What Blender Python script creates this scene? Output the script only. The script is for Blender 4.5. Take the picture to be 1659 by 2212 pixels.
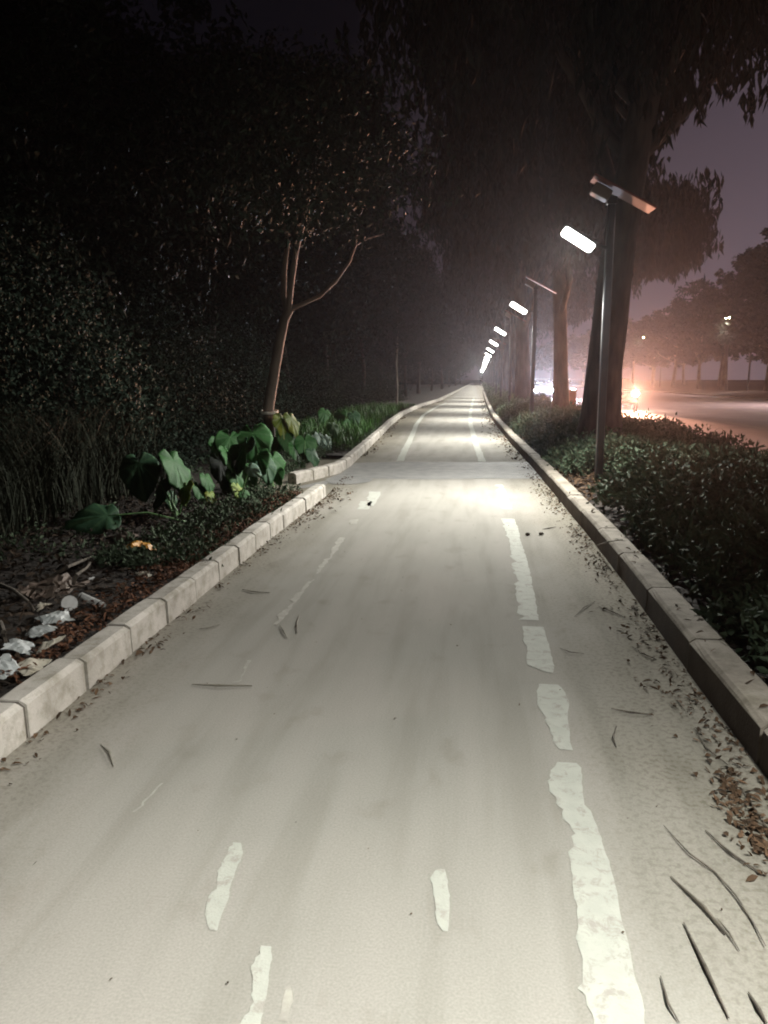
import bpy, math, random
import numpy as np
from mathutils import Vector, Matrix, Euler
random.seed(7); rng = np.random.default_rng(11)
S = bpy.context.scene
for o in list(bpy.data.objects): bpy.data.objects.remove(o)
COL = S.collection

# ------------------------------------------------------------------ camera
H = 1.45
PITCH = math.atan(287/1659); YAW = math.atan(188.5/1659*math.cos(PITCH))
cf = Vector((-math.sin(YAW)*math.cos(PITCH), math.cos(YAW)*math.cos(PITCH), -math.sin(PITCH)))
cr = Vector((math.cos(YAW), math.sin(YAW), 0)); cu = cr.cross(cf)
cam = bpy.data.objects.new('camera', bpy.data.cameras.new('camera')); COL.objects.link(cam)
cam.matrix_world = Matrix(((cr.x, cu.x, -cf.x, 0), (cr.y, cu.y, -cf.y, 0), (cr.z, cu.z, -cf.z, H), (0, 0, 0, 1)))
cam.data.sensor_fit = 'HORIZONTAL'; cam.data.sensor_width = 36; cam.data.lens = 36
cam.data.clip_start = 0.05; cam.data.clip_end = 3000
S.camera = cam

def ray(x, y):
    return cf*1659 + cr*(x-829.5) - cu*(y-1106)
def G(x, y, z=0.0):                      # where the sight line of a measured spot meets the height z
    d = ray(x, y); t = (z-H)/d.z
    return Vector((d.x*t, d.y*t, z))
def D(x, y, dist):                       # a measured spot at a given distance along the path
    d = ray(x, y); t = dist/d.y
    return Vector((d.x*t, dist, H+d.z*t))

# ------------------------------------------------------------------ world / exposure
W = bpy.data.worlds.new('World'); S.world = W; W.use_nodes = True
nt = W.node_tree; N = nt.nodes; L = nt.links; N.clear()
out = N.new('ShaderNodeOutputWorld'); bg = N.new('ShaderNodeBackground'); add = N.new('ShaderNodeAddShader')
sky = N.new('ShaderNodeTexSky'); sky.sky_type = 'NISHITA'; sky.sun_disc = False
sky.sun_elevation = math.radians(-6); sky.sun_rotation = math.radians(60)
bs = N.new('ShaderNodeBackground'); bs.inputs[1].default_value = 0.05
L.new(sky.outputs[0], bs.inputs[0])
tc = N.new('ShaderNodeTexCoord')
def vdot(v):
    n = N.new('ShaderNodeVectorMath'); n.operation = 'DOT_PRODUCT'; L.new(tc.outputs['Generated'], n.inputs[0]); n.inputs[1].default_value = v; return n.outputs['Value']
mr = N.new('ShaderNodeMapRange'); L.new(vdot((0.75, 0.66, 0)), mr.inputs[0])      # town glow beyond the road
mr.inputs[1].default_value = 0.5; mr.inputs[2].default_value = 1.0; mr.inputs[3].default_value = 0.0; mr.inputs[4].default_value = 1.0
ramp = N.new('ShaderNodeValToRGB'); L.new(vdot((0, 0, 1)), ramp.inputs[0])
e = ramp.color_ramp.elements
e[0].position = 0.0; e[0].color = (0.150, 0.118, 0.145, 1)
e[1].position = 0.5; e[1].color = (0.055, 0.040, 0.054, 1)
m = e.new(0.12); m.color = (0.140, 0.108, 0.136, 1)
mix = N.new('ShaderNodeMix'); mix.data_type = 'RGBA'
L.new(mr.outputs[0], mix.inputs[0]); mix.inputs[6].default_value = (0.003, 0.0025, 0.004, 1); L.new(ramp.outputs[0], mix.inputs[7])
L.new(mix.outputs[2], bg.inputs[0]); bg.inputs[1].default_value = 1.0
L.new(bg.outputs[0], add.inputs[0]); L.new(bs.outputs[0], add.inputs[1]); L.new(add.outputs[0], out.inputs[0])

S.view_settings.view_transform = 'Standard'; S.view_settings.look = 'None'
S.view_settings.exposure = 0.0; S.view_settings.gamma = 1.0
S.render.engine = 'CYCLES'
c = S.cycles
c.use_denoising = True; c.max_bounces = 5; c.diffuse_bounces = 3; c.glossy_bounces = 2; c.transmission_bounces = 3
c.volume_bounces = 0; c.transparent_max_bounces = 4; c.sample_clamp_indirect = 4.0; c.sample_clamp_direct = 0.0
c.caustics_reflective = False; c.caustics_refractive = False; c.use_light_tree = True
c.filter_width = 2.0
HAZE = True

# ------------------------------------------------------------------ helpers
def tag(o, label=None, cat=None, group=None, kind=None):
    if label: o['label'] = label
    if cat: o['category'] = cat
    if group: o['group'] = group
    if kind: o['kind'] = kind
    return o
def empty(name, loc=(0, 0, 0), rz=0.0):
    o = bpy.data.objects.new(name, None); COL.objects.link(o); o.location = loc; o.rotation_euler = (0, 0, rz)
    o.empty_display_size = 0.1; return o
def copy_tree(o, parent=None):
    n = o.copy(); COL.objects.link(n); n.parent = parent
    for ch in [x for x in bpy.data.objects if x.parent == o]:
        copy_tree(ch, n)
    return n
class MB:
    def __init__(s): s.v = []; s.f = []; s.m = []; s.r = []
    def add(s, vs, fs, mi=0, r=0.5):
        b = len(s.v); s.v += [tuple(x) for x in vs]
        s.f += [tuple(i+b for i in f) for f in fs]; s.m += [mi]*len(fs); s.r += [r]*len(fs)
    def box(s, c, size, rot=None, mi=0, bev=0.0):
        hx, hy, hz = [q/2 for q in size]; c = Vector(c)
        if bev <= 0:
            vs = [Vector((x, y, z)) for x in (-hx, hx) for y in (-hy, hy) for z in (-hz, hz)]
            fs = [(0, 1, 3, 2), (4, 6, 7, 5), (0, 4, 5, 1), (2, 3, 7, 6), (0, 2, 6, 4), (1, 5, 7, 3)]
        else:
            b = bev; ring = []
            for z, q in ((-hz, b), (-hz+b, 0), (hz-b, 0), (hz, b)):
                X = hx-q; Y = hy-q
                ring.append([Vector((X-b, -Y, z)), Vector((X, -Y+b, z)), Vector((X, Y-b, z)), Vector((X-b, Y, z)),
                             Vector((-X+b, Y, z)), Vector((-X, Y-b, z)), Vector((-X, -Y+b, z)), Vector((-X+b, -Y, z))])
            vs = sum(ring, []); fs = [tuple(range(7, -1, -1)), tuple(range(24, 32))]
            for k in range(3):
                for i in range(8): j = (i+1) % 8; fs.append((k*8+i, k*8+j, k*8+8+j, k*8+8+i))
        if rot is not None: vs = [rot @ v for v in vs]
        s.add([c+v for v in vs], fs, mi)
    def tube(s, pts, rad, n=8, mi=0, cap=True, wob=0.0):
        pts = [Vector(p) for p in pts]
        if not isinstance(rad, (list, tuple)): rad = [rad]*len(pts)
        vs = []; fs = []; prev = None
        for i, p in enumerate(pts):
            t = (pts[min(i+1, len(pts)-1)]-pts[max(i-1, 0)])
            t = t.normalized() if t.length > 1e-9 else Vector((0, 0, 1))
            u = prev if prev is not None else (Vector((1, 0, 0)) if abs(t.x) < 0.9 else Vector((0, 1, 0)))
            u = (u - t*u.dot(t)).normalized(); w = t.cross(u); prev = u
            for k in range(n):
                a = 2*math.pi*k/n; rr = rad[i]*(1+wob*(random.random()-0.5))
                vs.append(p+u*math.cos(a)*rr+w*math.sin(a)*rr)
        for i in range(len(pts)-1):
            for k in range(n):
                a = i*n+k; b = i*n+(k+1) % n; fs.append((a, b, b+n, a+n))
        if cap:
            fs.append(tuple(range(n-1, -1, -1))); fs.append(tuple((len(pts)-1)*n+k for k in range(n)))
        s.add(vs, fs, mi)
    def build(s, name, mats, parent=None, smooth=False):
        me = bpy.data.meshes.new(name); me.from_pydata(s.v, [], s.f)
        for mt in (mats if isinstance(mats, (list, tuple)) else [mats]): me.materials.append(mt)
        if len(me.polygons):
            me.polygons.foreach_set('material_index', s.m)
            a = me.attributes.new('rnd', 'FLOAT', 'FACE'); a.data.foreach_set('value', s.r)
            if smooth: me.polygons.foreach_set('use_smooth', [True]*len(me.polygons))
        me.update()
        o = bpy.data.objects.new(name, me); COL.objects.link(o); o.parent = parent; return o

def mat(name, col, rough=0.8, col2=None, scale=5.0, bump=0.0, bscale=40.0, metal=0.0, rnd=False, spec=0.5, detail=6.0, stretch=None, emis=None, estr=0.0, transl=0.0, lo=0.35, hi=0.65):
    M = bpy.data.materials.new(name); M.use_nodes = True; t = M.node_tree; n = t.nodes; l = t.links
    b = n['Principled BSDF']; b.inputs['Base Color'].default_value = (*col, 1); b.inputs['Roughness'].default_value = rough
    b.inputs['Metallic'].default_value = metal; b.inputs['Specular IOR Level'].default_value = spec
    tcn = n.new('ShaderNodeTexCoord'); mp = n.new('ShaderNodeMapping'); l.new(tcn.outputs['Object'], mp.inputs[0])
    if stretch: mp.inputs['Scale'].default_value = stretch
    if col2 is not None:
        cr_ = n.new('ShaderNodeValToRGB'); cr_.color_ramp.elements[0].color = (*col, 1); cr_.color_ramp.elements[1].color = (*col2, 1)
        if rnd:
            at = n.new('ShaderNodeAttribute'); at.attribute_name = 'rnd'; l.new(at.outputs['Fac'], cr_.inputs[0])
        else:
            nz = n.new('ShaderNodeTexNoise'); nz.inputs['Scale'].default_value = scale; nz.inputs['Detail'].default_value = detail
            l.new(mp.outputs[0], nz.inputs[0]); l.new(nz.outputs[0], cr_.inputs[0])
            cr_.color_ramp.elements[0].position = lo; cr_.color_ramp.elements[1].position = hi
        l.new(cr_.outputs[0], b.inputs['Base Color'])
    if bump > 0:
        nb = n.new('ShaderNodeTexNoise'); nb.inputs['Scale'].default_value = bscale; nb.inputs['Detail'].default_value = 5
        bp = n.new('ShaderNodeBump'); bp.inputs['Strength'].default_value = bump; bp.inputs['Distance'].default_value = 0.02
        l.new(mp.outputs[0], nb.inputs[0]); l.new(nb.outputs[0], bp.inputs['Height']); l.new(bp.outputs[0], b.inputs['Normal'])
    if emis is not None:
        b.inputs['Emission Color'].default_value = (*emis, 1); b.inputs['Emission Strength'].default_value = estr
    return M

def spot(name, loc, d, power, angle, col, parent, rad=0.03, blend=1.0):
    ld = bpy.data.lights.new(name, 'SPOT'); ld.energy = power; ld.spot_size = math.radians(angle); ld.spot_blend = blend; ld.color = col; ld.shadow_soft_size = rad
    o = bpy.data.objects.new(name, ld); COL.objects.link(o); o.parent = parent; o.location = loc
    o.rotation_euler = Vector(d).to_track_quat('-Z', 'Y').to_euler(); return o
def leafmat(name, a, b, rough=0.7, spec=0.2):
    return mat(name, a, rough, b, rnd=True, spec=spec)

M = {}
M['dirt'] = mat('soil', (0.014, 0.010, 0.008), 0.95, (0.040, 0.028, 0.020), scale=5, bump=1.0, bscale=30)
M['kerb'] = mat('kerb_concrete', (0.38, 0.355, 0.315), 0.85, (0.52, 0.49, 0.445), scale=3.5, bump=0.15, bscale=70)
M['kerb_r'] = mat('kerb_concrete_grey', (0.22, 0.19, 0.155), 0.9, (0.33, 0.295, 0.245), scale=3.5, bump=0.2, bscale=70)
M['kerb_face'] = mat('kerb_face_painted_shade', (0.085, 0.065, 0.055), 0.95, (0.15, 0.12, 0.10), scale=4, bump=0.2, bscale=60, lo=0.45, hi=0.85)  # front of the right kerb: its shade is put into this darker colour
M['joint'] = mat('mortar', (0.09, 0.08, 0.065), 0.95, (0.14, 0.12, 0.10), scale=10)
M['twig_pale'] = mat('grey_twig', (0.15, 0.135, 0.105), 0.9, (0.24, 0.22, 0.18), scale=30)
M['paint'] = mat('worn_paint', (0.385, 0.395, 0.35), 0.85, (0.43, 0.44, 0.39), scale=14, bump=0.2, bscale=120)
M['paint_faint'] = mat('faint_paint', (0.36, 0.345, 0.30), 0.7, (0.41, 0.395, 0.345), scale=10)
M['patch'] = mat('asphalt_patch', (0.18, 0.18, 0.175), 0.75, (0.25, 0.245, 0.23), scale=5, bump=0.3, bscale=120)
M['road'] = mat('asphalt', (0.21, 0.185, 0.185), 0.55, (0.27, 0.24, 0.24), scale=0.8, bump=0.25, bscale=60)
M['bark'] = mat('bark', (0.022, 0.018, 0.016), 0.95, (0.07, 0.055, 0.048), scale=6, bump=1.0, bscale=14, stretch=(1, 1, 0.25))
M['bark_pale'] = mat('pale_bark', (0.085, 0.072, 0.057), 0.85, (0.17, 0.145, 0.115), scale=4, bump=0.5, bscale=20, stretch=(1, 1, 0.4))
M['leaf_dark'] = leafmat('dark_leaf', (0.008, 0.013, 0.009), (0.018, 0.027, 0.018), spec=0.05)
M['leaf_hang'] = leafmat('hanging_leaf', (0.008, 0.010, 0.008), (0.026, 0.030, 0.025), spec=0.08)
M['leaf_hedge'] = leafmat('shrub_leaf', (0.045, 0.066, 0.040), (0.095, 0.13, 0.082), spec=0.1)
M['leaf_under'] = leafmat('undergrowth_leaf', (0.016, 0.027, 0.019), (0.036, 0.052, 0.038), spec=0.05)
M['grass_dry'] = leafmat('reed', (0.016, 0.022, 0.013), (0.042, 0.046, 0.030), rough=0.8)
M['grass'] = leafmat('grass_blade', (0.03, 0.10, 0.018), (0.07, 0.19, 0.04), rough=0.5)
M['litter'] = leafmat('dead_leaf', (0.03, 0.02, 0.012), (0.14, 0.085, 0.05), rough=0.85, spec=0.2)
M['mulch'] = leafmat('rotting_leaf', (0.010, 0.008, 0.006), (0.055, 0.038, 0.026), rough=0.9)
M['pine'] = leafmat('dry_needle', (0.05, 0.022, 0.012), (0.17, 0.08, 0.045), rough=0.85, spec=0.2)
M['twig'] = mat('twig_wood', (0.06, 0.05, 0.04), 0.9, (0.17, 0.145, 0.115), scale=30)
M['pole'] = mat('pole_paint', (0.012, 0.013, 0.016), 0.35, (0.02, 0.021, 0.024), scale=8, metal=0.0)
M['panel'] = mat('panel_back', (0.12, 0.028, 0.022), 0.8, (0.15, 0.04, 0.03), scale=4)  # red glow of the tail lights is put into the panel's base colour
M['cell'] = mat('solar_cell', (0.012, 0.018, 0.045), 0.15)
M['beige'] = mat('battery_plastic', (0.15, 0.11, 0.085), 0.7)
LEDSTR = 26.0
M['led'] = mat('led_light', (0.8, 0.8, 0.8), 0.5, emis=(1.0, 0.985, 0.92), estr=LEDSTR)
M['white'] = mat('white_plastic', (0.50, 0.53, 0.53), 0.5, (0.36, 0.38, 0.37), scale=9)
M['foam'] = mat('foam', (0.75, 0.76, 0.75), 0.6, (0.6, 0.6, 0.58), scale=30)
M['paper'] = mat('crumpled_paper', (0.55, 0.52, 0.44), 0.8, (0.40, 0.36, 0.28), scale=9)
M['orange'] = mat('orange_wrapper', (0.65, 0.32, 0.04), 0.5, (0.45, 0.2, 0.03), scale=12)
M['cardboard'] = mat('brown_bag', (0.13, 0.10, 0.08), 0.7, (0.20, 0.15, 0.12), scale=5, bump=0.4, bscale=12)
M['car_dark'] = mat('car_paint_dark', (0.03, 0.03, 0.035), 0.25, metal=0.3)
M['car_silver'] = mat('car_paint_silver', (0.35, 0.35, 0.36), 0.3, metal=0.5)
M['car_white'] = mat('car_paint_white', (0.6, 0.6, 0.6), 0.3)
M['glass'] = mat('dark_glass', (0.01, 0.01, 0.012), 0.08)
M['rubber'] = mat('rubber', (0.02, 0.02, 0.02), 0.85)
M['rim'] = mat('wheel_alloy', (0.4, 0.4, 0.42), 0.35, metal=0.8)
M['tail'] = mat('tail_light', (0.5, 0.02, 0.02), 0.4, emis=(1.0, 0.6, 0.42), estr=1500)
M['tail_dim'] = mat('tail_light_dim', (0.5, 0.02, 0.02), 0.4, emis=(1.0, 0.16, 0.08), estr=60)
M['head_b'] = mat('headlight_blue', (0.8, 0.8, 0.8), 0.4, emis=(0.80, 0.85, 1.0), estr=900)
M['head_w'] = mat('headlight_white', (0.8, 0.8, 0.8), 0.4, emis=(0.95, 0.88, 0.95), estr=500)
M['plate'] = mat('number_plate', (0.5, 0.5, 0.45), 0.5)
M['sodium'] = mat('yellow_lamp', (0.8, 0.7, 0.3), 0.4, emis=(1.0, 0.86, 0.34), estr=260)
M['red_box'] = mat('red_brown_metal', (0.20, 0.05, 0.025), 0.6, (0.26, 0.07, 0.035), scale=5)
M['rope'] = mat('white_cord', (0.7, 0.68, 0.6), 0.8)
M['verge'] = mat('dry_verge', (0.05, 0.04, 0.025), 0.95, (0.10, 0.08, 0.05), scale=1.2, bump=0.6, bscale=12)
M['steel_lid'] = mat('iron_cover', (0.10, 0.095, 0.085), 0.6, (0.15, 0.14, 0.12), scale=25, bump=0.5, bscale=60)
for i, (a, b) in enumerate((((0.018, 0.055, 0.027), (0.03, 0.08, 0.038)), ((0.018, 0.075, 0.018), (0.035, 0.115, 0.03)), ((0.10, 0.17, 0.02), (0.20, 0.24, 0.03)), ((0.14, 0.24, 0.18), (0.22, 0.34, 0.27)))):
    M['taro%d' % i] = mat('broad_leaf_' + ('dull', 'fresh', 'yellowing', 'pale')[i], a, 0.6, b, scale=6, bump=0.5, bscale=9, spec=0.25)
for i in range(4):
    t_ = M['taro%d' % i].node_tree; n_ = t_.nodes; l_ = t_.links; b_ = n_['Principled BSDF']; src = b_.inputs['Base Color'].links[0].from_socket
    def mth(op, a, b=None):
        x = n_.new('ShaderNodeMath'); x.operation = op
        for q, v in enumerate((a, b)):
            if v is None: continue
            if isinstance(v, (int, float)): x.inputs[q].default_value = v
            else: l_.new(v, x.inputs[q])
        return x.outputs[0]
    au = n_.new('ShaderNodeAttribute'); au.attribute_name = 'lu'; av = n_.new('ShaderNodeAttribute'); av.attribute_name = 'lv'
    ang = mth('ARCTAN2', mth('ABSOLUTE', au.outputs['Fac']), mth('SUBTRACT', 0.20, av.outputs['Fac']))
    vein = mth('POWER', mth('ABSOLUTE', mth('COSINE', mth('MULTIPLY', ang, 5.0))), 14.0)
    mx_ = n_.new('ShaderNodeMix'); mx_.data_type = 'RGBA'; l_.new(mth('MULTIPLY', vein, 0.5), mx_.inputs[0]); l_.new(src, mx_.inputs[6]); mx_.inputs[7].default_value = (0.07, 0.14, 0.06, 1) if i < 2 else (0.3, 0.36, 0.2, 1)
    l_.new(mx_.outputs[2], b_.inputs['Base Color'])
M['stalk'] = mat('leaf_stalk', (0.07, 0.16, 0.05), 0.5, (0.11, 0.22, 0.08), scale=8)

def wear(M_, base=(0.315, 0.30, 0.265), amount=0.42):
    t = M_.node_tree; n = t.nodes; l = t.links; b = n['Principled BSDF']; src = b.inputs['Base Color'].links[0].from_socket
    tcn = n.new('ShaderNodeTexCoord'); z = n.new('ShaderNodeTexNoise'); z.inputs['Scale'].default_value = 16; z.inputs['Detail'].default_value = 12; z.inputs['Roughness'].default_value = 0.75; z.inputs['Distortion'].default_value = 0.5
    l.new(tcn.outputs['Object'], z.inputs[0]); r_ = n.new('ShaderNodeMapRange'); l.new(z.outputs[0], r_.inputs[0]); r_.inputs[1].default_value = amount-0.05; r_.inputs[2].default_value = amount+0.05
    mx = n.new('ShaderNodeMix'); mx.data_type = 'RGBA'; l.new(r_.outputs[0], mx.inputs[0]); mx.inputs[6].default_value = (*base, 1); l.new(src, mx.inputs[7]); l.new(mx.outputs[2], b.inputs['Base Color'])
wear(M['paint'], amount=0.44); wear(M['paint_faint'], amount=0.52)
for k_ in ('kerb', 'kerb_r'):
    t = M[k_].node_tree; n = t.nodes; l = t.links; b_ = n['Principled BSDF']; src = b_.inputs['Base Color'].links[0].from_socket
    tcn = n.new('ShaderNodeTexCoord'); z = n.new('ShaderNodeTexNoise'); z.inputs['Scale'].default_value = 9; z.inputs['Detail'].default_value = 10; z.inputs['Roughness'].default_value = 0.7; l.new(tcn.outputs['Object'], z.inputs[0])
    r_ = n.new('ShaderNodeValToRGB'); e_ = r_.color_ramp.elements; e_[0].position = 0.36; e_[0].color = (0.55, 0.54, 0.47, 1); e_[1].position = 0.55; e_[1].color = (1, 1, 1, 1); l.new(z.outputs[0], r_.inputs[0])
    mx = n.new('ShaderNodeMix'); mx.data_type = 'RGBA'; mx.blend_type = 'MULTIPLY'; mx.inputs[0].default_value = 0.8; l.new(src, mx.inputs[6]); l.new(r_.outputs[0], mx.inputs[7]); l.new(mx.outputs[2], b_.inputs['Base Color'])
def path_mat():
    P = mat('path_concrete', (0.30, 0.29, 0.25), 0.62, spec=0.08); t = P.node_tree; n = t.nodes; l = t.links; b = n['Principled BSDF']
    tcn = n.new('ShaderNodeTexCoord')
    def noise(sc, stretch, det=5, dist=0.0):
        mp = n.new('ShaderNodeMapping'); mp.inputs['Scale'].default_value = stretch; l.new(tcn.outputs['Object'], mp.inputs[0])
        z = n.new('ShaderNodeTexNoise'); z.inputs['Scale'].default_value = sc; z.inputs['Detail'].default_value = det; z.inputs['Distortion'].default_value = dist
        l.new(mp.outputs[0], z.inputs[0]); return z.outputs[0]
    def rampn(src, stops):
        r_ = n.new('ShaderNodeValToRGB'); el = r_.color_ramp.elements
        el[0].position, el[0].color = stops[0][0], (*stops[0][1], 1); el[1].position, el[1].color = stops[-1][0], (*stops[-1][1], 1)
        for p_, c_ in stops[1:-1]: x = el.new(p_); x.color = (*c_, 1)
        l.new(src, r_.inputs[0]); return r_.outputs[0]
    def mul(a, b_, f=1.0):
        mx = n.new('ShaderNodeMix'); mx.data_type = 'RGBA'; mx.blend_type = 'MULTIPLY'; mx.inputs[0].default_value = f
        l.new(a, mx.inputs[6]); l.new(b_, mx.inputs[7]); return mx.outputs[2]
    base = rampn(noise(0.35, (1, 0.4, 1), 3, 0.3), [(0.30, (0.302, 0.297, 0.265)), (0.5, (0.320, 0.310, 0.277)), (0.70, (0.345, 0.328, 0.296))])
    streak = rampn(noise(5.0, (1, 0.10, 1), 6, 0.2), [(0.36, (0.86, 0.85, 0.84)), (0.5, (0.98, 0.97, 0.97)), (0.66, (1.04, 1.02, 1.03))])
    speck = rampn(noise(5, (1, 0.6, 1), 10), [(0.26, (0.86, 0.85, 0.83)), (0.40, (1, 1, 1)), (0.7, (1.03, 1.03, 1.03))])
    grit = rampn(noise(140, (1, 1, 1), 3), [(0.3, (0.86, 0.86, 0.86)), (0.7, (1.08, 1.08, 1.08))])
    wash = n.new('ShaderNodeSeparateXYZ'); l.new(tcn.outputs['Object'], wash.inputs[0])
    # grime that collects towards the two kerbs
    nx = n.new('ShaderNodeMath'); nx.operation = 'ADD'; l.new(wash.outputs[0], nx.inputs[0]); nx.inputs[1].default_value = 0.45
    ab = n.new('ShaderNodeMath'); ab.operation = 'ABSOLUTE'; l.new(nx.outputs[0], ab.inputs[0])
    nz = noise(2.2, (1, 0.5, 1), 6); ma = n.new('ShaderNodeMath'); ma.operation = 'MULTIPLY_ADD'; l.new(nz, ma.inputs[0]); ma.inputs[1].default_value = 0.9; l.new(ab.outputs[0], ma.inputs[2])
    grime = rampn(ma.outputs[0], [(0.0, (1, 1, 1)), (1.0, (1, 1, 1))])
    mrg = n.new('ShaderNodeMapRange'); l.new(ma.outputs[0], mrg.inputs[0]); mrg.inputs[1].default_value = 1.25; mrg.inputs[2].default_value = 2.1; mrg.inputs[3].default_value = 0; mrg.inputs[4].default_value = 1
    grime = rampn(mrg.outputs[0], [(0.0, (1, 1, 1)), (1.0, (0.70, 0.67, 0.60))])
    kn = noise(45, (1, 1, 1), 8); kr = rampn(kn, [(0.36, (0.55, 0.53, 0.48)), (0.52, (1, 1, 1))]); km = n.new('ShaderNodeMix'); km.data_type = 'RGBA'; l.new(mrg.outputs[0], km.inputs[0]); km.inputs[6].default_value = (1, 1, 1, 1); l.new(kr, km.inputs[7]); grime = mul(grime, km.outputs[2])
    l.new(mul(mul(mul(mul(base, streak), speck), grit), grime), b.inputs['Base Color'])
    bp = n.new('ShaderNodeBump'); bp.inputs['Strength'].default_value = 0.04; bp.inputs['Distance'].default_value = 0.002
    l.new(noise(90, (1, 1, 1), 4), bp.inputs['Height']); l.new(bp.outputs[0], b.inputs['Normal'])
    rr = n.new('ShaderNodeMapRange'); l.new(noise(3, (1, 1, 1), 3), rr.inputs[0]); rr.inputs[3].default_value = 0.8; rr.inputs[4].default_value = 0.95; l.new(rr.outputs[0], b.inputs['Roughness'])
    return P
M['path'] = path_mat()

def interp(pts, y):
    for i in range(len(pts)-1):
        if y <= pts[i+1][0] or i == len(pts)-2:
            a, b = pts[i], pts[i+1]; t = (y-a[0])/(b[0]-a[0]); return a[1]+(b[1]-a[1])*t
# ------------------------------------------------------------------ lines of the path on the ground (y, x)
rk_px = [(1593, 1593), (1546, 1534), (1454, 1413), (1381, 1303), (1318, 1219), (1267, 1145), (1189.5, 1064), (1150.5, 1004), (1099.5, 956), (1069.5, 917), (1054, 896), (1047, 869)]
RK = [(p.y, p.x) for p in (G(*q) for q in rk_px)]
RK = [(-6.0, RK[0][1]-0.02), (0.0, RK[0][1])] + RK + [(80, 1.15), (120, 1.6), (190, 2.3), (300, 3.0)]
lk1_px = [(135, 1539), (225, 1459), (320, 1379), (470, 1268), (555, 1184), (620, 1137), (705, 1072)]
LK1 = [(p.y, p.x) for p in (G(*q) for q in lk1_px)]
LK1 = [(-6.0, LK1[0][1]+0.02), (0, LK1[0][1]+0.01)] + LK1
lk2_px = [(775, 990), (829, 937), (847, 917), (874, 896), (913, 878), (949, 867)]
LK2 = [(p.y, p.x) for p in (G(*q) for q in lk2_px)] + [(80, -1.75), (120, -1.3), (190, -0.6), (300, 0.1)]
def smoothcurve(pts, it=2):
    p = [list(q) for q in pts]
    for _ in range(it):
        q = [p[0]]
        for i in range(1, len(p)-1): q.append([p[i][0], 0.25*p[i-1][1]+0.5*p[i][1]+0.25*p[i+1][1]])
        q.append(p[-1]); p = q
    return [tuple(q) for q in p]
RK = smoothcurve(RK, 1); LK1 = smoothcurve(LK1, 1)
print('RK', [(round(a, 1), round(b, 2)) for a, b in RK]); print('LK1', [(round(a, 1), round(b, 2)) for a, b in LK1]); print('LK2', [(round(a, 1), round(b, 2)) for a, b in LK2])
Yend1 = LK1[-1][0]; Ystart2 = LK2[0][0]
def leftx(y):
    if y <= Yend1: return interp(LK1, y)
    if y >= Ystart2: return interp(LK2, y)
    return LK1[-1][1] + (LK2[0][1]-LK1[-1][1])*(y-Yend1)/(Ystart2-Yend1)
rightx = lambda y: interp(RK, y)
ys = [-6+0.5*i for i in range(0, 80)] + [34+3*i for i in range(0, 90)]

# ------------------------------------------------------------------ setting
def sheet(name, rows, m, label=None):
    b = MB()
    for r in rows: b.v += [tuple(p) for p in r]
    w = len(rows[0])
    for i in range(len(rows)-1):
        for j in range(w-1): b.f.append((i*w+j, i*w+j+1, (i+1)*w+j+1, (i+1)*w+j)); b.m.append(0); b.r.append(0.5)
    o = b.build(name, m); o['kind'] = 'structure'
    if label: o['label'] = label
    return o
gr = [[(x, y, -0.02) for x in (-600, -100, -20, 0, 20, 100, 600)] for y in (-200, -20, 0, 20, 60, 150, 400, 900, 1500)]
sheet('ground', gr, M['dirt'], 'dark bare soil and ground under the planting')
sheet('path', [[(leftx(y)-0.05 if not (Yend1 < y < Ystart2) else leftx(y)-1.3, y, 0.0), ((leftx(y)+rightx(y))/2, y, 0.0), (rightx(y)+0.05, y, 0.0)] for y in ys], M['path'], 'pale concrete cycle path running straight away under lamps')
# soil beds lying behind the kerbs
def bed(name, side, x0f, x1f, yr, z, m, label):
    rows = []
    for y in yr:
        a, b_ = x0f(y), x1f(y)
        rows.append([(a+(b_-a)*k/10, y, z(a+(b_-a)*k/10, y)) for k in range(11)])
    return sheet(name, rows, m, label)
hz = lambda x, y: 0.085+0.035*math.sin(2.1*x+1.3*y)*math.sin(0.9*y+x)
bed('planting_bed', 1, lambda y: rightx(y)+0.10, lambda y: rightx(y)+2.95, ys, lambda x, y: hz(x, y), M['dirt'], 'dark soil bed between path and road')
bed('planting_bed', -1, lambda y: leftx(y)-0.08, lambda y: leftx(y)-9, [y for y in ys if y < Yend1], lambda x, y: hz(x, y)+0.0, M['dirt'], 'dark soil bed left of the near kerb')
bed('planting_bed', -1, lambda y: leftx(y)-0.08, lambda y: leftx(y)-9, [Ystart2-0.2]+[y for y in ys if y > Ystart2], lambda x, y: hz(x, y), M['dirt'], 'dark soil bed left of the far kerb')
sheet('road', [[(rightx(y)+3.3, y, 0.0), (12, y, 0.0), (20.5, y, 0.0)] for y in ys], M['road'], 'wide dark road lit pink by tail lights')
sheet('verge', [[(20.62, y, 0.10), (24, y, 0.3), (34, y, 0.5), (90, y, 0.6)] for y in ys+[500, 900]], M['verge'], 'dry grass verge on the far side of the road')
b = MB()
for i in range(len(ys)-1):
    y0, y1 = ys[i], ys[i+1]
    for (fx, wdt, top) in ((lambda y: rightx(y)+3.05, 0.2, 0.13), (lambda y: 20.45, 0.2, 0.14)):
        a0, a1 = fx(y0), fx(y1)
        vs = [(a0, y0, -0.01), (a0+wdt, y0, -0.01), (a0+wdt, y0, top), (a0, y0, top), (a1, y1, -0.01), (a1+wdt, y1, -0.01), (a1+wdt, y1, top), (a1, y1, top)]
        b.add(vs, [(0, 4, 7, 3), (3, 7, 6, 2), (2, 6, 5, 1)])
o = b.build('kerb', M['kerb_r']); tag(o, 'grey concrete kerbs along both edges of the wide road', kind='structure')
b = MB()
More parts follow.
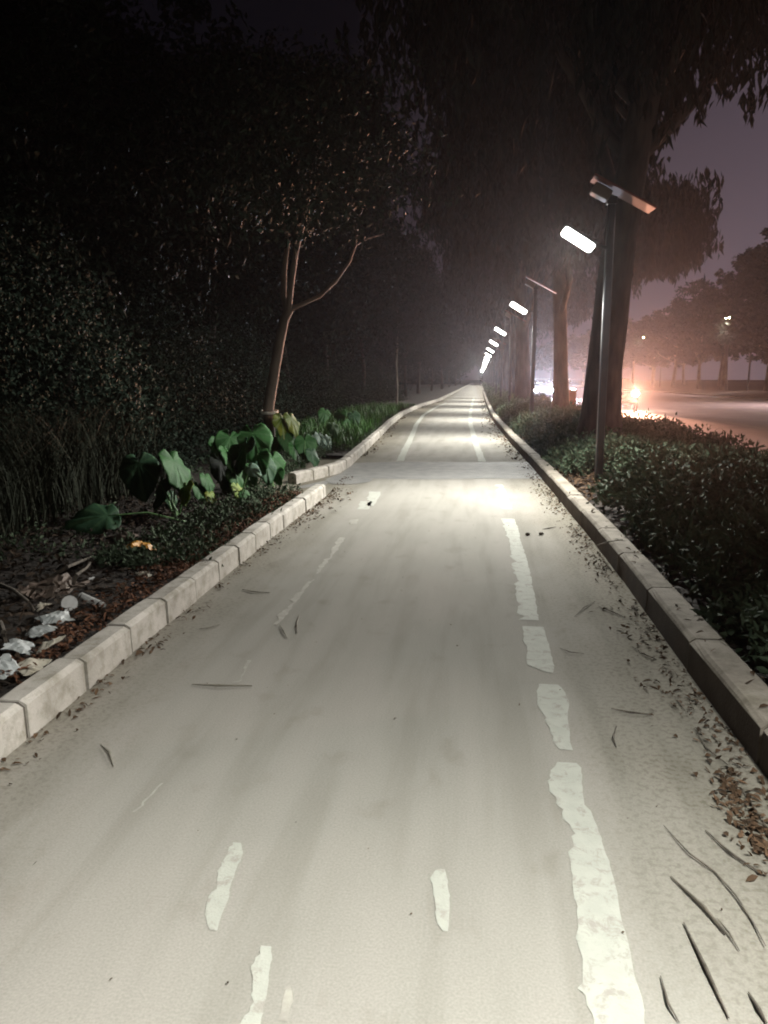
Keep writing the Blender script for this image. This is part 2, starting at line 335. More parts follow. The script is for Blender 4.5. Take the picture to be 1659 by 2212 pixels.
for k in range(0, 40):
    y0 = 6+k*9
    for x in (8.6, 12.4, 16.4): b.add([(x, y0, 0.004), (x+0.15, y0, 0.004), (x+0.15, y0+4, 0.004), (x, y0+4, 0.004)], [(0, 1, 2, 3)])
b.add([(5.0, -6, 0.004), (5.15, -6, 0.004), (5.15, 260, 0.004), (5.0, 260, 0.004)], [(0, 1, 2, 3)])
tag(b.build('road_marking', M['paint_faint']), 'white dashed lane lines on the dark road', kind='structure')

# kerb runs: stones swept along a polyline, each with a rounded nose and a mortar joint
def kerb_run(line, side, width, height, stone, m, label, jit=0.006, name='kerb', first=0.0, facem=False):
    # line: list of Vector (front foot); side=+1 body lies to the right of travel, -1 left
    b = MB(); seg = []; tot = 0
    for i in range(len(line)-1): seg.append((tot, line[i], line[i+1])); tot += (line[i+1]-line[i]).length
    def at(s):
        for s0, p, q in reversed(seg):
            if s >= s0 or s0 == 0:
                d = (q-p); return p+d.normalized()*(s-s0), d.normalized()
    s = first-stone if first else 0.0; rr = random.Random(3); s = max(s, -1)
    if first: s = 0.0
    while s < tot-0.05:
        ln = min(first if (first and s == 0.0) else stone, tot-s); dz = rr.uniform(-jit, jit); dx = rr.uniform(-jit, jit)*0.8
        nsub = 4; rings = []
        for k in range(nsub+1):
            u = k/nsub; g = 0.011; p, d = at(s+g+(ln-2*g)*u)
            nrm = Vector((d.y, -d.x, 0))*side
            sh = 0.012 if k in (0, nsub) else 0.0
            prof = [(0+dx, -0.05), (0.006+dx, height*0.84+dz), (0.012+dx+sh, height-0.014+dz), (0.026+dx+sh, height+dz-sh*0.6), (width-0.02+dx, height+dz-sh*0.6), (width+dx, height-0.015+dz), (width+dx, -0.05)]
            rings.append([p+nrm*a+Vector((0, 0, z)) for a, z in prof])
        n = 7; fs = []
        for k in range(nsub):
            for i in range(n-1): fs.append((k*n+i, k*n+i+1, k*n+n+i+1, k*n+n+i))
        fs += [tuple(range(n-1, -1, -1)), tuple(nsub*n+i for i in range(n))]
        b.add(sum(rings, []), fs, 0)
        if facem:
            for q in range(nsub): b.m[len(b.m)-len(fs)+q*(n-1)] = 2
        p, d = at(s+ln); nrm = Vector((d.y, -d.x, 0))*side    # mortar
        if s+ln < tot-0.1:
            vs = []
            for du in (-0.012, 0.012):
                for a, z in ((0.010, -0.04), (0.016, height-0.03), (0.04, height-0.010), (width-0.02, height-0.010), (width-0.008, -0.04)): vs.append(p+d*du+nrm*a+Vector((0, 0, z)))
            b.add(vs, [(i, i+1, i+6, i+5) for i in range(4)], 1)
        s += ln
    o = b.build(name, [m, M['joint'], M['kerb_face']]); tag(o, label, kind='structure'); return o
line = [Vector((leftx(y), y, 0)) for y in [v for v in np.arange(-4, Yend1, 0.8)]+[Yend1]]
kerb_run(line[::-1], 1, 0.14, 0.162, 0.50, M['kerb'], 'pale concrete kerb of separate stones along the near left side', first=(Yend1-3.76) % 0.5+0.001)
fl = [G(640, 1046), G(690, 1034), G(735, 1022), G(757, 1008), G(775, 990)]
line = fl + [Vector((leftx(y), y, 0)) for y in np.arange(Ystart2+0.8, 60, 1.2)] + [Vector((leftx(y), y, 0)) for y in np.arange(62, 250, 6)]
kerb_run(line, -1, 0.14, 0.162, 0.50, M['kerb'], 'pale kerb curving in beyond the side opening on the left')
line = [Vector((rightx(y), y, 0)) for y in np.arange(-4, 60, 0.8)] + [Vector((rightx(y), y, 0)) for y in np.arange(62, 250, 6)]
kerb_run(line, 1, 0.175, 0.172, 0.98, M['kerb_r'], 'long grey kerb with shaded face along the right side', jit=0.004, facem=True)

# asphalt patch across the path and the small apron at the left opening
def polysheet(name, pts, z, m, label, sub=None):
    b = MB(); b.add([(p.x, p.y, z) for p in pts], [tuple(range(len(pts)))]); o = b.build(name, m); tag(o, label, kind='structure'); return o
polysheet('asphalt_patch', [G(700, 1036), G(800, 1034), G(930, 1036), G(1060, 1034), G(1172, 1035), G(1150, 1004), G(1146, 998), G(1000, 999), G(880, 998), G(768, 1000), G(735, 1024)], 0.004, M['patch'], 'darker grey asphalt strip crossing the pale path')
polysheet('apron', [G(650, 1050), G(704, 1038), G(735, 1026), G(700, 1050), G(640, 1056)], 0.003, M['patch'], 'dark apron in the left kerb opening')
polysheet('dark_patch', [G(708+q[0], 1036+q[1]) for q in ((-6, 2), (4, 9), (30, 11), (60, 10), (88, 6), (98, 1), (80, -3), (50, -4), (20, -6))], 0.006, M['patch'], 'dark patch on the path by the left kerb opening')  # irregular sheet darker than the path, same material as the asphalt strip

# worn painted lines
def jag(name, pts, m, amp, label, z=0.002, step=0.05, seed=1, endtaper=0.0):
    """pts: list of (left px, right px, row) measured spots; edges are chipped"""
    rr = random.Random(seed); rows = [(G(a, y), G(b_, y)) for a, b_, y in pts]
    rows.sort(key=lambda q: q[0].y); Lp = []; Rp = []
    y = rows[0][0].y; jl = jr = 0
    while y <= rows[-1][0].y:
        for i in range(len(rows)-1):
            if rows[i][0].y <= y <= rows[i+1][0].y+1e-9:
                t = (y-rows[i][0].y)/(rows[i+1][0].y-rows[i][0].y)
                jl = 0.6*jl+rr.gauss(0, amp)+(rr.random() < 0.08)*amp*3; jr = 0.6*jr+rr.gauss(0, amp*0.5)
                xl = rows[i][0].x*(1-t)+rows[i+1][0].x*t+jl; xr = rows[i][1].x*(1-t)+rows[i+1][1].x*t+jr
                if xr-xl < 0.008: xr = xl+0.008
                Lp.append((xl, y, z)); Rp.append((xr, y, z)); break
        y += step*rr.uniform(0.5, 1.4)
    b = MB(); n = len(Lp); b.add(Lp+Rp, [(i, n+i, n+i+1, i+1) for i in range(n-1)]); o = b.build(name, m); tag(o, label, kind='structure'); return o
R1 = 'worn white edge line on the path, '
jag('lane_line', [(1284, 1404, 2290), (1279, 1393, 2212), (1262, 1378, 2120), (1250, 1345, 1985), (1235, 1322, 1880), (1218, 1300, 1830), (1228, 1290, 1785), (1205, 1285, 1770), (1214, 1276, 1750), (1198, 1262, 1735), (1190, 1256, 1700), (1186, 1256, 1672), (1204, 1250, 1650), (1210, 1232, 1643)], M['paint'], 0.005, R1+'long stretch nearest the viewer', seed=2, step=0.03)
jag('lane_line', [(1215, 1240, 1620), (1180, 1238, 1600), (1186, 1232, 1578), (1160, 1226, 1540), (1154, 1216, 1490), (1158, 1203, 1474)], M['paint'], 0.009, R1+'chipped piece above the first gap', seed=5)
jag('lane_line', [(1180, 1197, 1453), (1140, 1197, 1440), (1134, 1187, 1400), (1128, 1172, 1350)], M['paint'], 0.006, R1+'short blunt piece between two gaps', seed=6)
jag('lane_line', [(1120, 1163, 1339), (1119, 1161, 1325), (1112, 1150, 1260), (1104, 1138, 1210), (1096, 1122, 1160), (1086, 1112, 1120)], M['paint'], 0.008, R1+'long chipped piece towards the light pool', seed=7)
jag('lane_line', [(1082, 1105, 1100), (1076, 1095, 1072), (1070, 1086, 1045)], M['paint_faint'], 0.012, R1+'faded piece before the dark strip', seed=8)
def far_line(name, off, y0, y1, side, w, m, label, seed, z=0.004):
    b = MB(); rr = random.Random(seed); Lp = []; Rp = []
    for y in np.arange(y0, y1, 0.25):
        x = (rightx(y)-off) if side > 0 else (leftx(y)+off)
        Lp.append((x+rr.gauss(0, 0.006), y, z)); Rp.append((x+w+rr.gauss(0, 0.006), y, z))
    n = len(Lp); b.add(Lp+Rp, [(i, n+i, n+i+1, i+1) for i in range(n-1)]); o = b.build(name, m); tag(o, label, kind='structure')
ya = G(1045, 998).y
far_line('lane_line', 0.86, ya, 62, 1, 0.13, M['paint'], 'right edge line on the path beyond the dark strip', 4)
far_line('lane_line', 0.72, ya, 48, -1, 0.13, M['paint'], 'left edge line on the path beyond the dark strip', 9)
L1 = 'almost worn away left edge line, '
for i, (pts, mm, lb) in enumerate([
    ([(792, 806, 1093), (796, 822, 1070), (800, 820, 1062)], 'paint', 'piece nearest the dark strip'),
    ([(770, 796, 1100), (778, 806, 1082)], 'paint', 'second small piece'),
    ([(752, 770, 1132), (758, 776, 1122)], 'paint_faint', 'third faint piece'),
    ([(680, 688, 1240), (715, 728, 1190), (735, 746, 1160)], 'paint_faint', 'thin scrap by the left side'),
    ([(590, 600, 1350), (640, 648, 1290), (672, 678, 1250)], 'paint_faint', 'thin long scrap'),
    ([(505, 510, 1475), (540, 548, 1420)], 'paint_faint', 'short scrap above the fallen stick'),
    ([(285, 292, 1755), (345, 352, 1688)], 'paint_faint', 'scrap in the left foreground')]):
    jag('paint_scrap', pts, M[mm], 0.008, L1+lb, seed=20+i, step=0.04)
jag('paint_scrap', [(452, 470, 2010), (442, 475, 1985), (447, 492, 1945), (470, 512, 1880), (490, 526, 1840), (503, 518, 1820)], M['paint'], 0.003, 'slanted white paint fleck left of middle in the foreground', seed=31, step=0.02)
jag('paint_scrap', [(955, 967, 2012), (942, 971, 1985), (936, 972, 1950), (936, 966, 1900), (947, 957, 1868)], M['paint'], 0.003, 'pointed white paint fleck in the middle of the path', seed=32, step=0.02)
jag('paint_scrap', [(520, 560, 2290), (527, 566, 2212), (535, 578, 2130), (548, 585, 2090), (574, 588, 2030)], M['paint'], 0.004, 'large white paint fleck at the bottom of the view', seed=33, step=0.02)
jag('paint_scrap', [(604, 622, 2205), (612, 632, 2160), (620, 628, 2120)], M['paint_faint'], 0.003, 'small faint fleck beside the large bottom one', seed=34, step=0.02)

# ------------------------------------------------------------------ solar street lamps
def rotm(xa, za):          # matrix whose x axis is xa and z axis as near za as possible
    xa = Vector(xa).normalized(); za = Vector(za); za = (za-xa*za.dot(xa)).normalized(); ya_ = za.cross(xa)
    return Matrix(((xa.x, ya_.x, za.x), (xa.y, ya_.y, za.y), (xa.z, ya_.z, za.z)))
def make_lamp():
    r = empty('solar_street_lamp')
    b = MB(); b.box((0, 0, 1.78), (0.095, 0.095, 3.52), bev=0.012); b.build('pole', M['pole'], r)
    b = MB(); b.box((0, 0, 0.015), (0.26, 0.26, 0.03), bev=0.006)
    for sx in (-1, 1):
        for sy in (-1, 1): b.tube([(sx*0.1, sy*0.1, 0.02), (sx*0.1, sy*0.1, 0.06)], 0.012, 6)
    b.build('base_plate', M['pole'], r)
    R = rotm((0.85, 0.06, -0.52), (0.22, 0.42, 0.86))
    hc = Vector((-0.39, -0.10, 3.13))
    b = MB(); b.box(hc, (0.47, 0.22, 0.04), R, bev=0.016)
    for k in range(5): b.box(hc+R @ Vector((-0.18+0.09*k, 0, 0.035)), (0.02, 0.2, 0.03), R)
    hd = b.build('lamp_head', M['pole'], r)
    b = MB(); pts = []
    for cx, cy, a0 in ((0.175, 0.055, 0), (-0.175, 0.055, 90), (-0.175, -0.055, 180), (0.175, -0.055, 270)):
        for a in (0, 30, 60, 90): t = math.radians(a0+a); pts.append(Vector((cx+0.04*math.cos(t), cy+0.04*math.sin(t), -0.029)))
    b.add([hc+R @ p for p in reversed(pts)], [tuple(range(16))]); b.build('led_panel', M['led'], hd)
    nrm = R @ Vector((0, 0, -1)); spot('lamp_light', hc+nrm*0.06, Vector((-0.55, -0.5, -1)), 1830, 164, (1.0, 0.99, 0.92), r, rad=0.09)
    b = MB(); b.tube([(-0.02, -0.02, 3.02), (-0.14, -0.05, 3.04), hc+R @ Vector((0.2, 0, 0.03))], 0.022, 8); b.build('bracket', M['pole'], r)
    R2 = rotm((0.87, 0.0, -0.47), (0.47, -0.10, 0.87)); pc = Vector((0.13, 0.03, 3.66))
    b = MB(); b.box(pc, (0.84, 0.56, 0.022), R2, bev=0.005); pn = b.build('solar_panel', M['panel'], r)
    b = MB(); b.add([pc+R2 @ Vector((x, y, 0.0185)) for x, y in ((-0.4, -0.26), (0.4, -0.26), (0.4, 0.26), (-0.4, 0.26))], [(0, 1, 2, 3)]); b.build('solar_cells', M['cell'], pn)
    b = MB(); b.box(pc+R2 @ Vector((-0.24, 0.0, -0.10)), (0.24, 0.30, 0.13), R2, bev=0.015); b.build('battery_box', M['beige'], r)
    b = MB(); b.box((0, 0, 3.58), (0.12, 0.12, 0.09), bev=0.01); b.build('pole_cap', M['pole'], r)
    return r
ORD = 'nearest second third fourth fifth sixth seventh eighth ninth tenth eleventh twelfth thirteenth fourteenth fifteenth sixteenth seventeenth eighteenth nineteenth twentieth'.split()
lamp0 = make_lamp(); spots = []
p1 = G(1288, 1062)
for k in range(20):
    y = p1.y+9.25*k
    off = interp([(0, p1.x-rightx(p1.y)+0.05), (10, p1.x-rightx(p1.y)+0.02), (30, 0.62), (300, 0.5)], y)
    spots.append((rightx(y)+off, y))
for k, (x, y) in enumerate(spots):
    o = lamp0 if k == 0 else copy_tree(lamp0); o.location = (x, y, 0.03)
    tag(o, ORD[k]+' solar lamp post along the right kerb' + (', in front of the thick leaning trunk' if k == 0 else ', lit, counted from the viewer'), 'street lamp', 'solar lamp posts along the path')
for k, y in ((20, p1.y-9.25), (21, p1.y-18.5)):
    o = copy_tree(lamp0); o.location = (rightx(y)+0.78, y, 0.03)
    tag(o, ('lit solar lamp post right beside the viewer, head just above the view', 'lit solar lamp post behind the viewer')[k-20], 'street lamp', 'solar lamp posts along the path')

# ------------------------------------------------------------------ trees
def leaves_mesh(b, P, Dv, ln, wd, fold=0.25, mi=0):
    """P centres (n,3); Dv directions (n,3) along each leaf; one folded leaf of two faces each"""
    n = len(P)
    Dv = Dv/np.linalg.norm(Dv, axis=1, keepdims=True)
    u = rng.normal(size=(n, 3)); s_ = np.cross(Dv, u); s_ /= np.linalg.norm(s_, axis=1, keepdims=True)+1e-9
    nn = np.cross(Dv, s_)
    ln = np.asarray(ln).reshape(-1, 1)*np.ones((n, 1)); wd = np.asarray(wd).reshape(-1, 1)*np.ones((n, 1))
    A = P-Dv*ln/2; T = P+Dv*ln/2; Lm = P-Dv*ln*0.08+s_*wd/2+nn*wd*fold; Rm = P-Dv*ln*0.08-s_*wd/2+nn*wd*fold
    V = np.stack([A, Lm, T, Rm], 1).reshape(-1, 3); base = len(b.v)
    b.v += [tuple(v) for v in V.tolist()]
    idx = (np.arange(n)*4+base)
    F = np.stack([np.stack([idx, idx+1, idx+2], 1), np.stack([idx, idx+2, idx+3], 1)], 1).reshape(-1, 3)
    b.f += [tuple(f) for f in F.tolist()]; b.m += [mi]*(2*n); b.r += np.repeat(rng.random(n), 2).tolist()

def branch(b, p, d, r, ln, depth, tips, droop=0.0, n=6):
    pts = [Vector(p)]; rad = [r]; d = Vector(d).normalized(); st = 5
    for k in range(st):
        d = (d+Vector((random.gauss(0, 0.13), random.gauss(0, 0.13), random.gauss(0, 0.08)+0.04-droop*k*0.05))).normalized()
        pts.append(pts[-1]+d*ln/st); rad.append(r*(1-0.62*(k+1)/st))
    b.tube(pts, rad, n, cap=False)
    if depth == 0: tips += [pts[-1], pts[-2], pts[-3]]; return
    for k in range(3):
        t = random.randint(2, st); a = random.uniform(0, 6.28)
        nd = (d*0.7+Vector((math.cos(a), math.sin(a), random.uniform(-0.1, 0.5)))*0.8)
        branch(b, pts[t], nd, rad[t]*0.75, ln*random.uniform(0.55, 0.8), depth-1, tips, droop, max(4, n-1))

def hang_tree(seed, height=12, rad=0.3, nl=15000, lean=(0.3, 0), spread=5.0, low=4.0, trim=1.0):
    """roadside tree: thick flared trunk, long limbs, foliage hanging in vertical sprays"""
    global rng
    random.seed(seed); rng = np.random.default_rng(seed)
    r = empty('roadside_tree'); b = MB(); tips = []
    pts = []; rr = []
    for k in range(11):
        t = k/10; z = t*height*0.62
        pts.append((lean[0]*t**1.6*3+0.10*math.sin(3*t+seed), lean[1]*t*2+0.08*math.sin(2.3*t+seed), z-0.05)); rr.append(rad*(1.0+0.55*math.exp(-z/0.35)-0.45*t))
    b.tube(pts, rr, 14, cap=False, wob=0.10)
    for k in range(9):
        t = random.randint(4, 10); a = random.uniform(0, 6.28)
        branch(b, pts[t], (math.cos(a)*0.8, math.sin(a)*0.8, random.uniform(0.5, 1.3)), rr[t]*0.5, spread*random.uniform(0.6, 0.95), 1, tips)
    b.build('trunk', M['bark'], r, smooth=True)
    P = []; Dv = []; ns = nl//14
    cen = Vector(pts[-1])
    for k in range(ns):
        if random.random() < 0.55 and tips: q = random.choice(tips); q = Vector((q.x+random.gauss(0, 0.7), q.y+random.gauss(0, 0.7), q.z+random.gauss(0, 0.5)))
        else:
            a = random.uniform(0, 6.28); R_ = spread*math.sqrt(random.random()); zz = low+1.2+(height-low-1.2)*random.random()**0.8
            R_ *= (1-0.45*max(0, (zz-low)/(height-low))**2)
            q = Vector((cen.x*0.6+R_*math.cos(a), cen.y*0.6+R_*math.sin(a), zz))
        if trim < 0.5 and k % 4 == 0: q = Vector((random.gauss(2.7, 0.45), random.gauss(0, 0.9), random.uniform(5.2, 6.6)))
        L_ = random.uniform(0.5, 1.7)
        z0 = q.z; zmin = low+trim*(max(0.0, min(1.9, (q.x-0.35)*1.3))+max(0.0, (q.x-2.0)*0.3))
        if trim < 0.5 and (q.x > 2.3 and q.z > 6.8): continue
        if z0 < zmin+0.2: continue
        L_ = min(L_, max(0.3, z0-zmin+random.uniform(-0.35, 0.2)))
        sx, sy = random.gauss(0, 0.1), random.gauss(0, 0.1)
        for j in range(14):
            t = random.random(); P.append((q.x+sx*t+random.gauss(0, 0.07), q.y+sy*t+random.gauss(0, 0.07), z0-L_*t)); Dv.append((random.gauss(0, 0.28), random.gauss(0, 0.28), -1))
    fb = MB(); n = len(P); leaves_mesh(fb, np.array(P), np.array(Dv), rng.uniform(0.18, 0.38, n), rng.uniform(0.06, 0.11, n))
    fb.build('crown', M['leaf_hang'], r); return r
def round_tree(seed, height, spread, trunk_r, nl, lm, bm, low, name='tree', lean=(0, 0), lsz=(0.16, 0.3), flat=1.0):
    global rng
    random.seed(seed); rng = np.random.default_rng(seed)
    r = empty(name); b = MB(); tips = []
    hT = low+(height-low)*0.45
    pts = [(lean[0]*(k/8)**1.5+0.08*math.sin(k+seed), lean[1]*(k/8), -0.05+hT*k/8) for k in range(9)]
    rr = [trunk_r*(1+0.4*math.exp(-k)-0.07*k) for k in range(9)]
    b.tube(pts, rr, 10, cap=False, wob=0.06)
    for k in range(7):
        t = random.randint(4, 8); a = random.uniform(0, 6.28)
        branch(b, pts[t], (math.cos(a), math.sin(a), random.uniform(0.4, 1.2)), rr[t]*0.5, spread*random.uniform(0.5, 0.85), 1, tips)
    b.build('trunk', bm, r, smooth=True)
    P = []; Dv = []; nc = nl//60
    for k in range(nc):
        if random.random() < 0.4: q = random.choice(tips)
        else:
            a = random.uniform(0, 6.28); c_ = random.uniform(-1, 1); R_ = random.random()**0.4
            s_ = math.sqrt(1-c_*c_); q = Vector((spread*R_*s_*math.cos(a), spread*R_*s_*math.sin(a), (height+low)/2+(height-low)/2*R_*c_*flat))
        cr_ = random.uniform(0.3, 0.7)
        v = rng.normal(size=(60, 3)); v /= np.linalg.norm(v, axis=1, keepdims=True); v *= cr_*(rng.random((60, 1))**0.4)
        P.append(v+np.array(q)); dd = v*0.7+rng.normal(size=(60, 3))*0.4; dd[:, 2] -= 0.25; Dv.append(dd)
    P = np.concatenate(P); Dv = np.concatenate(Dv); n = len(P)
    fb = MB(); leaves_mesh(fb, P, Dv, rng.uniform(*lsz, n), rng.uniform(lsz[0]*0.4, lsz[1]*0.5, n))
    fb.build('crown', lm, r); return r

# right-hand row, trunks about ten metres apart
tA = hang_tree(21, 13, 0.33, 42000, (0.35, 0.0), 5.0, 4.2); tB = hang_tree(33, 13, 0.24, 62000, (-0.10, 0.05), 3.7, 4.3, 0.0)
ta = G(1268, 904, 0.1)
RT = [(2.12, 13.5, tA, 0, 1.0), (2.55, 23.5, tB, 0, 1.0)]
row = [(2.12, 13.5), (2.58, 23.5), (2.12, 32.5), (2.3, 42), (2.4, 52), (2.9, 63), (3.1, 75), (3.4, 90), (3.6, 108), (3.9, 130), (4.3, 160), (4.6, 195)]
lbl = ['thick leaning trunk just behind the nearest lamp post, tallest of the roadside row', 'roadside tree whose trunk stands right of the second lamp post']
for k, (x, y) in enumerate(row):
    src = tA if k % 2 == 0 else tB
    o = src if k < 2 else copy_tree(src)
    o.location = (x, y, 0.08); o.rotation_euler.z = 0 if k < 2 else (k*2.1) % 6.28
    tag(o, lbl[k] if k < 2 else ORD[k]+' roadside tree in the row behind the lamp posts, hanging foliage', 'tree', 'roadside trees between path and road')
for k, (x, y, s_) in enumerate([(2.6, 3.6, tA), (2.6, -5.5, tA)]):
    o = copy_tree(s_); o.location = (x, y, 0.08); o.rotation_euler.z = 0.15+k; o.scale = (1, 1, 1.4)
    tag(o, ('tree whose hanging foliage fills the top of the view, trunk out of frame', 'roadside tree behind the viewer')[k], 'tree', 'roadside trees between path and road')

# slim forked tree on the left, measured stems
def stem(b, px, dist, r0, r1, n=8):
    pts = [D(x, y, dist+dd) for x, y, dd in px]
    k = len(pts); b.tube(pts, [r0+(r1-r0)*i/(k-1) for i in range(k)], n, cap=False); return pts
t = empty('forked_tree'); TD = G(588, 985, 0.05).y
random.seed(5); rng = np.random.default_rng(5)
b = MB()
stem(b, [(588, 990, 0), (583, 940, 0), (580, 880, 0), (590, 820, 0), (602, 750, 0), (614, 690, 0), (626, 668, 0)], TD, 0.115, 0.08, 10)
stem(b, [(622, 680, 0), (612, 640, 0), (614, 580, 0.1), (622, 520, 0.2), (612, 460, 0.3), (604, 380, 0.5), (590, 290, 0.8)], TD, 0.062, 0.025)
stem(b, [(622, 680, 0), (628, 620, -0.1), (640, 540, -0.2), (658, 470, -0.3), (668, 400, -0.5), (690, 300, -0.6)], TD, 0.062, 0.025)
tp = stem(b, [(626, 668, 0), (650, 658, 0), (690, 640, 0.2), (725, 608, 0.3), (755, 565, 0.4), (768, 530, 0.5), (772, 480, 0.5), (790, 430, 0.5)], TD, 0.042, 0.014)
stem(b, [(768, 530, 0.5), (795, 515, 0.6), (830, 505, 0.7)], TD, 0.018, 0.008, 6)
stem(b, [(614, 500, 0.2), (580, 450, 0.3), (545, 400, 0.3), (520, 350, 0.3)], TD, 0.028, 0.012, 6)
stem(b, [(650, 500, -0.2), (700, 440, 0), (740, 380, 0.3)], TD, 0.03, 0.012, 6)
b.build('trunk', M['bark_pale'], t, smooth=True)
P = []; Dv = []
for k in range(330):
    x = random.gauss(620, 120); y = random.uniform(170, 500)
    if y > 440 and random.random() < 0.45: continue
    q = D(x, y-15*abs(x-640)/120, TD+random.gauss(0, 1.4)); nn = 55; v = rng.normal(size=(nn, 3))*np.array([0.30, 0.30, 0.22]); P.append(v+np.array(q)); dd = rng.normal(size=(nn, 3))*0.5; dd[:, 2] -= 0.5; Dv.append(dd)
P = np.concatenate(P); Dv = np.concatenate(Dv); n = len(P); fb = MB(); leaves_mesh(fb, P, Dv, rng.uniform(0.08, 0.15, n), rng.uniform(0.04, 0.07, n)); fb.build('crown', M['leaf_under'], t)
b = MB(); cpt = D(582, 891, TD)
for dz in (0, 0.025): b.tube([(cpt.x+0.155*math.cos(a), cpt.y+0.155*math.sin(a), cpt.z+dz+0.02*math.sin(a)) for a in np.linspace(0, 6.28, 17)], 0.012, 5)
ct = b.build('cord', M['rope']); tag(ct, 'white cord tied round the slim forked trunk with a paper tag', 'cord')
b = MB(); b.box(cpt+Vector((0.17, -0.08, -0.09)), (0.11, 0.012, 0.17), Euler((0.1, 0.25, 0.4)).to_matrix()); b.build('tag', M['paper'], ct)
tag(t, 'slim pale forked tree standing among the broad-leaved plants on the left', 'tree')

# left wood
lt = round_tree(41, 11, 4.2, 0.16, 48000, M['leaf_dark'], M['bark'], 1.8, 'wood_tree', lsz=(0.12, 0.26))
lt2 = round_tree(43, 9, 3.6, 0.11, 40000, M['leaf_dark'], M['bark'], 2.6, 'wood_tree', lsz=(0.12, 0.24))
wl = [(-7.6, 14, 0), (-9.5, 20, 1), (-6.6, 27, 0), (-8.2, 34, 1), (-5.6, 40, 1), (-5.8, 50, 0), (-5.2, 62, 1), (-5.0, 75, 0), (-4.6, 92, 1), (-4.2, 112, 0), (-3.8, 135, 1), (-3.2, 165, 0), (-2.8, 200, 1),
      (-10.5, 8, 0), (-12, 14, 1), (-13, 24, 0), (-12, 35, 0), (-11, 48, 1), (-10, 62, 0), (-16, 18, 1), (-17, 30, 0), (-16, 46, 1), (-6.0, 3.5, 1), (-9.5, -1, 0), (-6.9, 20.5, 1), (-6.2, 33, 0)]
for k, (x, y, w) in enumerate(wl):
    s_ = (lt, lt2)[w]; used = any(s_ is z for z in (lt, lt2)) and s_.get('category')
    o = copy_tree(s_) if used else s_
    o.location = (x, y, 0); o.rotation_euler.z = (k*1.7) % 6.28; q = 0.9+0.25*((k*7) % 5)/5; o.scale = (q, q, q)
    tag(o, (ORD[k]+' tree along the edge of the unlit wood left of the path' if k < 13 else 'dense dark tree deep in the unlit wood left of the path'), 'tree', 'dark trees of the wood on the left')
# one slim young trunk near the far kerb
ty = empty('young_tree', G(857, 884)); b = MB(); b.tube([(0, 0, -0.02), (0.02, 0, 1.0), (-0.03, 0, 2.2), (0.05, 0.1, 3.6), (0.0, 0.1, 5.0)], [0.06, 0.05, 0.05, 0.04, 0.02], 8, cap=False); b.build('trunk', M['bark_pale'], ty, smooth=True)
random.seed(8); rng = np.random.default_rng(8); P = np.concatenate([rng.normal(size=(60, 3))*0.35+np.array([random.gauss(0, 0.8), random.gauss(0, 0.8), random.uniform(3, 6)]) for _ in range(110)]); n = len(P)
fb = MB(); dd = rng.normal(size=(n, 3))*0.5; dd[:, 2] -= 0.5; leaves_mesh(fb, P, dd, rng.uniform(0.14, 0.24, n), rng.uniform(0.05, 0.09, n)); fb.build('crown', M['leaf_hang'], ty)
tag(ty, 'young tree with a thin pale trunk beside the far left kerb', 'tree')

# far side of the road
ft = round_tree(51, 13, 4.8, 0.24, 20000, M['leaf_dark'], M['bark_pale'], 4.2, 'far_tree', lsz=(0.28, 0.5)); ft2 = round_tree(52, 12, 4.4, 0.2, 20000, M['leaf_dark'], M['bark_pale'], 3.4, 'far_tree', lsz=(0.28, 0.5))
fl_ = [(28, 66, 1.12, 0), (27.5, 76, 1.0, 1), (26, 84, 0.92, 0), (26, 93, 0.85, 1), (26, 104, 0.80, 0), (26, 116, 0.80, 1), (26, 130, 0.82, 0), (26, 145, 0.85, 1), (26, 163, 0.88, 0), (26, 185, 0.9, 1), (25, 210, 0.95, 0), (24, 240, 1.0, 1), (22, 280, 1.05, 0), (16, 330, 1.1, 1), (9, 350, 1.1, 0),
       (36, 72, 1.2, 1), (37, 86, 1.0, 0), (36, 100, 0.95, 1), (36, 118, 0.95, 0), (36, 138, 1, 1), (36, 160, 1, 0), (34, 190, 1, 1), (34, 225, 1.1, 0), (30, 58, 1.1, 0), (31, 48, 1.15, 1)]
for k, (x, y, s_, w) in enumerate(fl_):
    src = (ft, ft2)[w]; o = copy_tree(src) if src.get('category') else src
    o.location = (x, y, 0.25); o.rotation_euler.z = (k*2.3) % 6.28; o.scale = (s_*1.3, s_*1.3, s_)
    tag(o, 'tallest dark tree at the right edge, across the road' if k == 0 else (ORD[k-1]+' tree from the right in the misty line across the road, next after the tallest' if k < 15 else 'tree in the second misty row across the road'), 'tree', 'trees across the road')
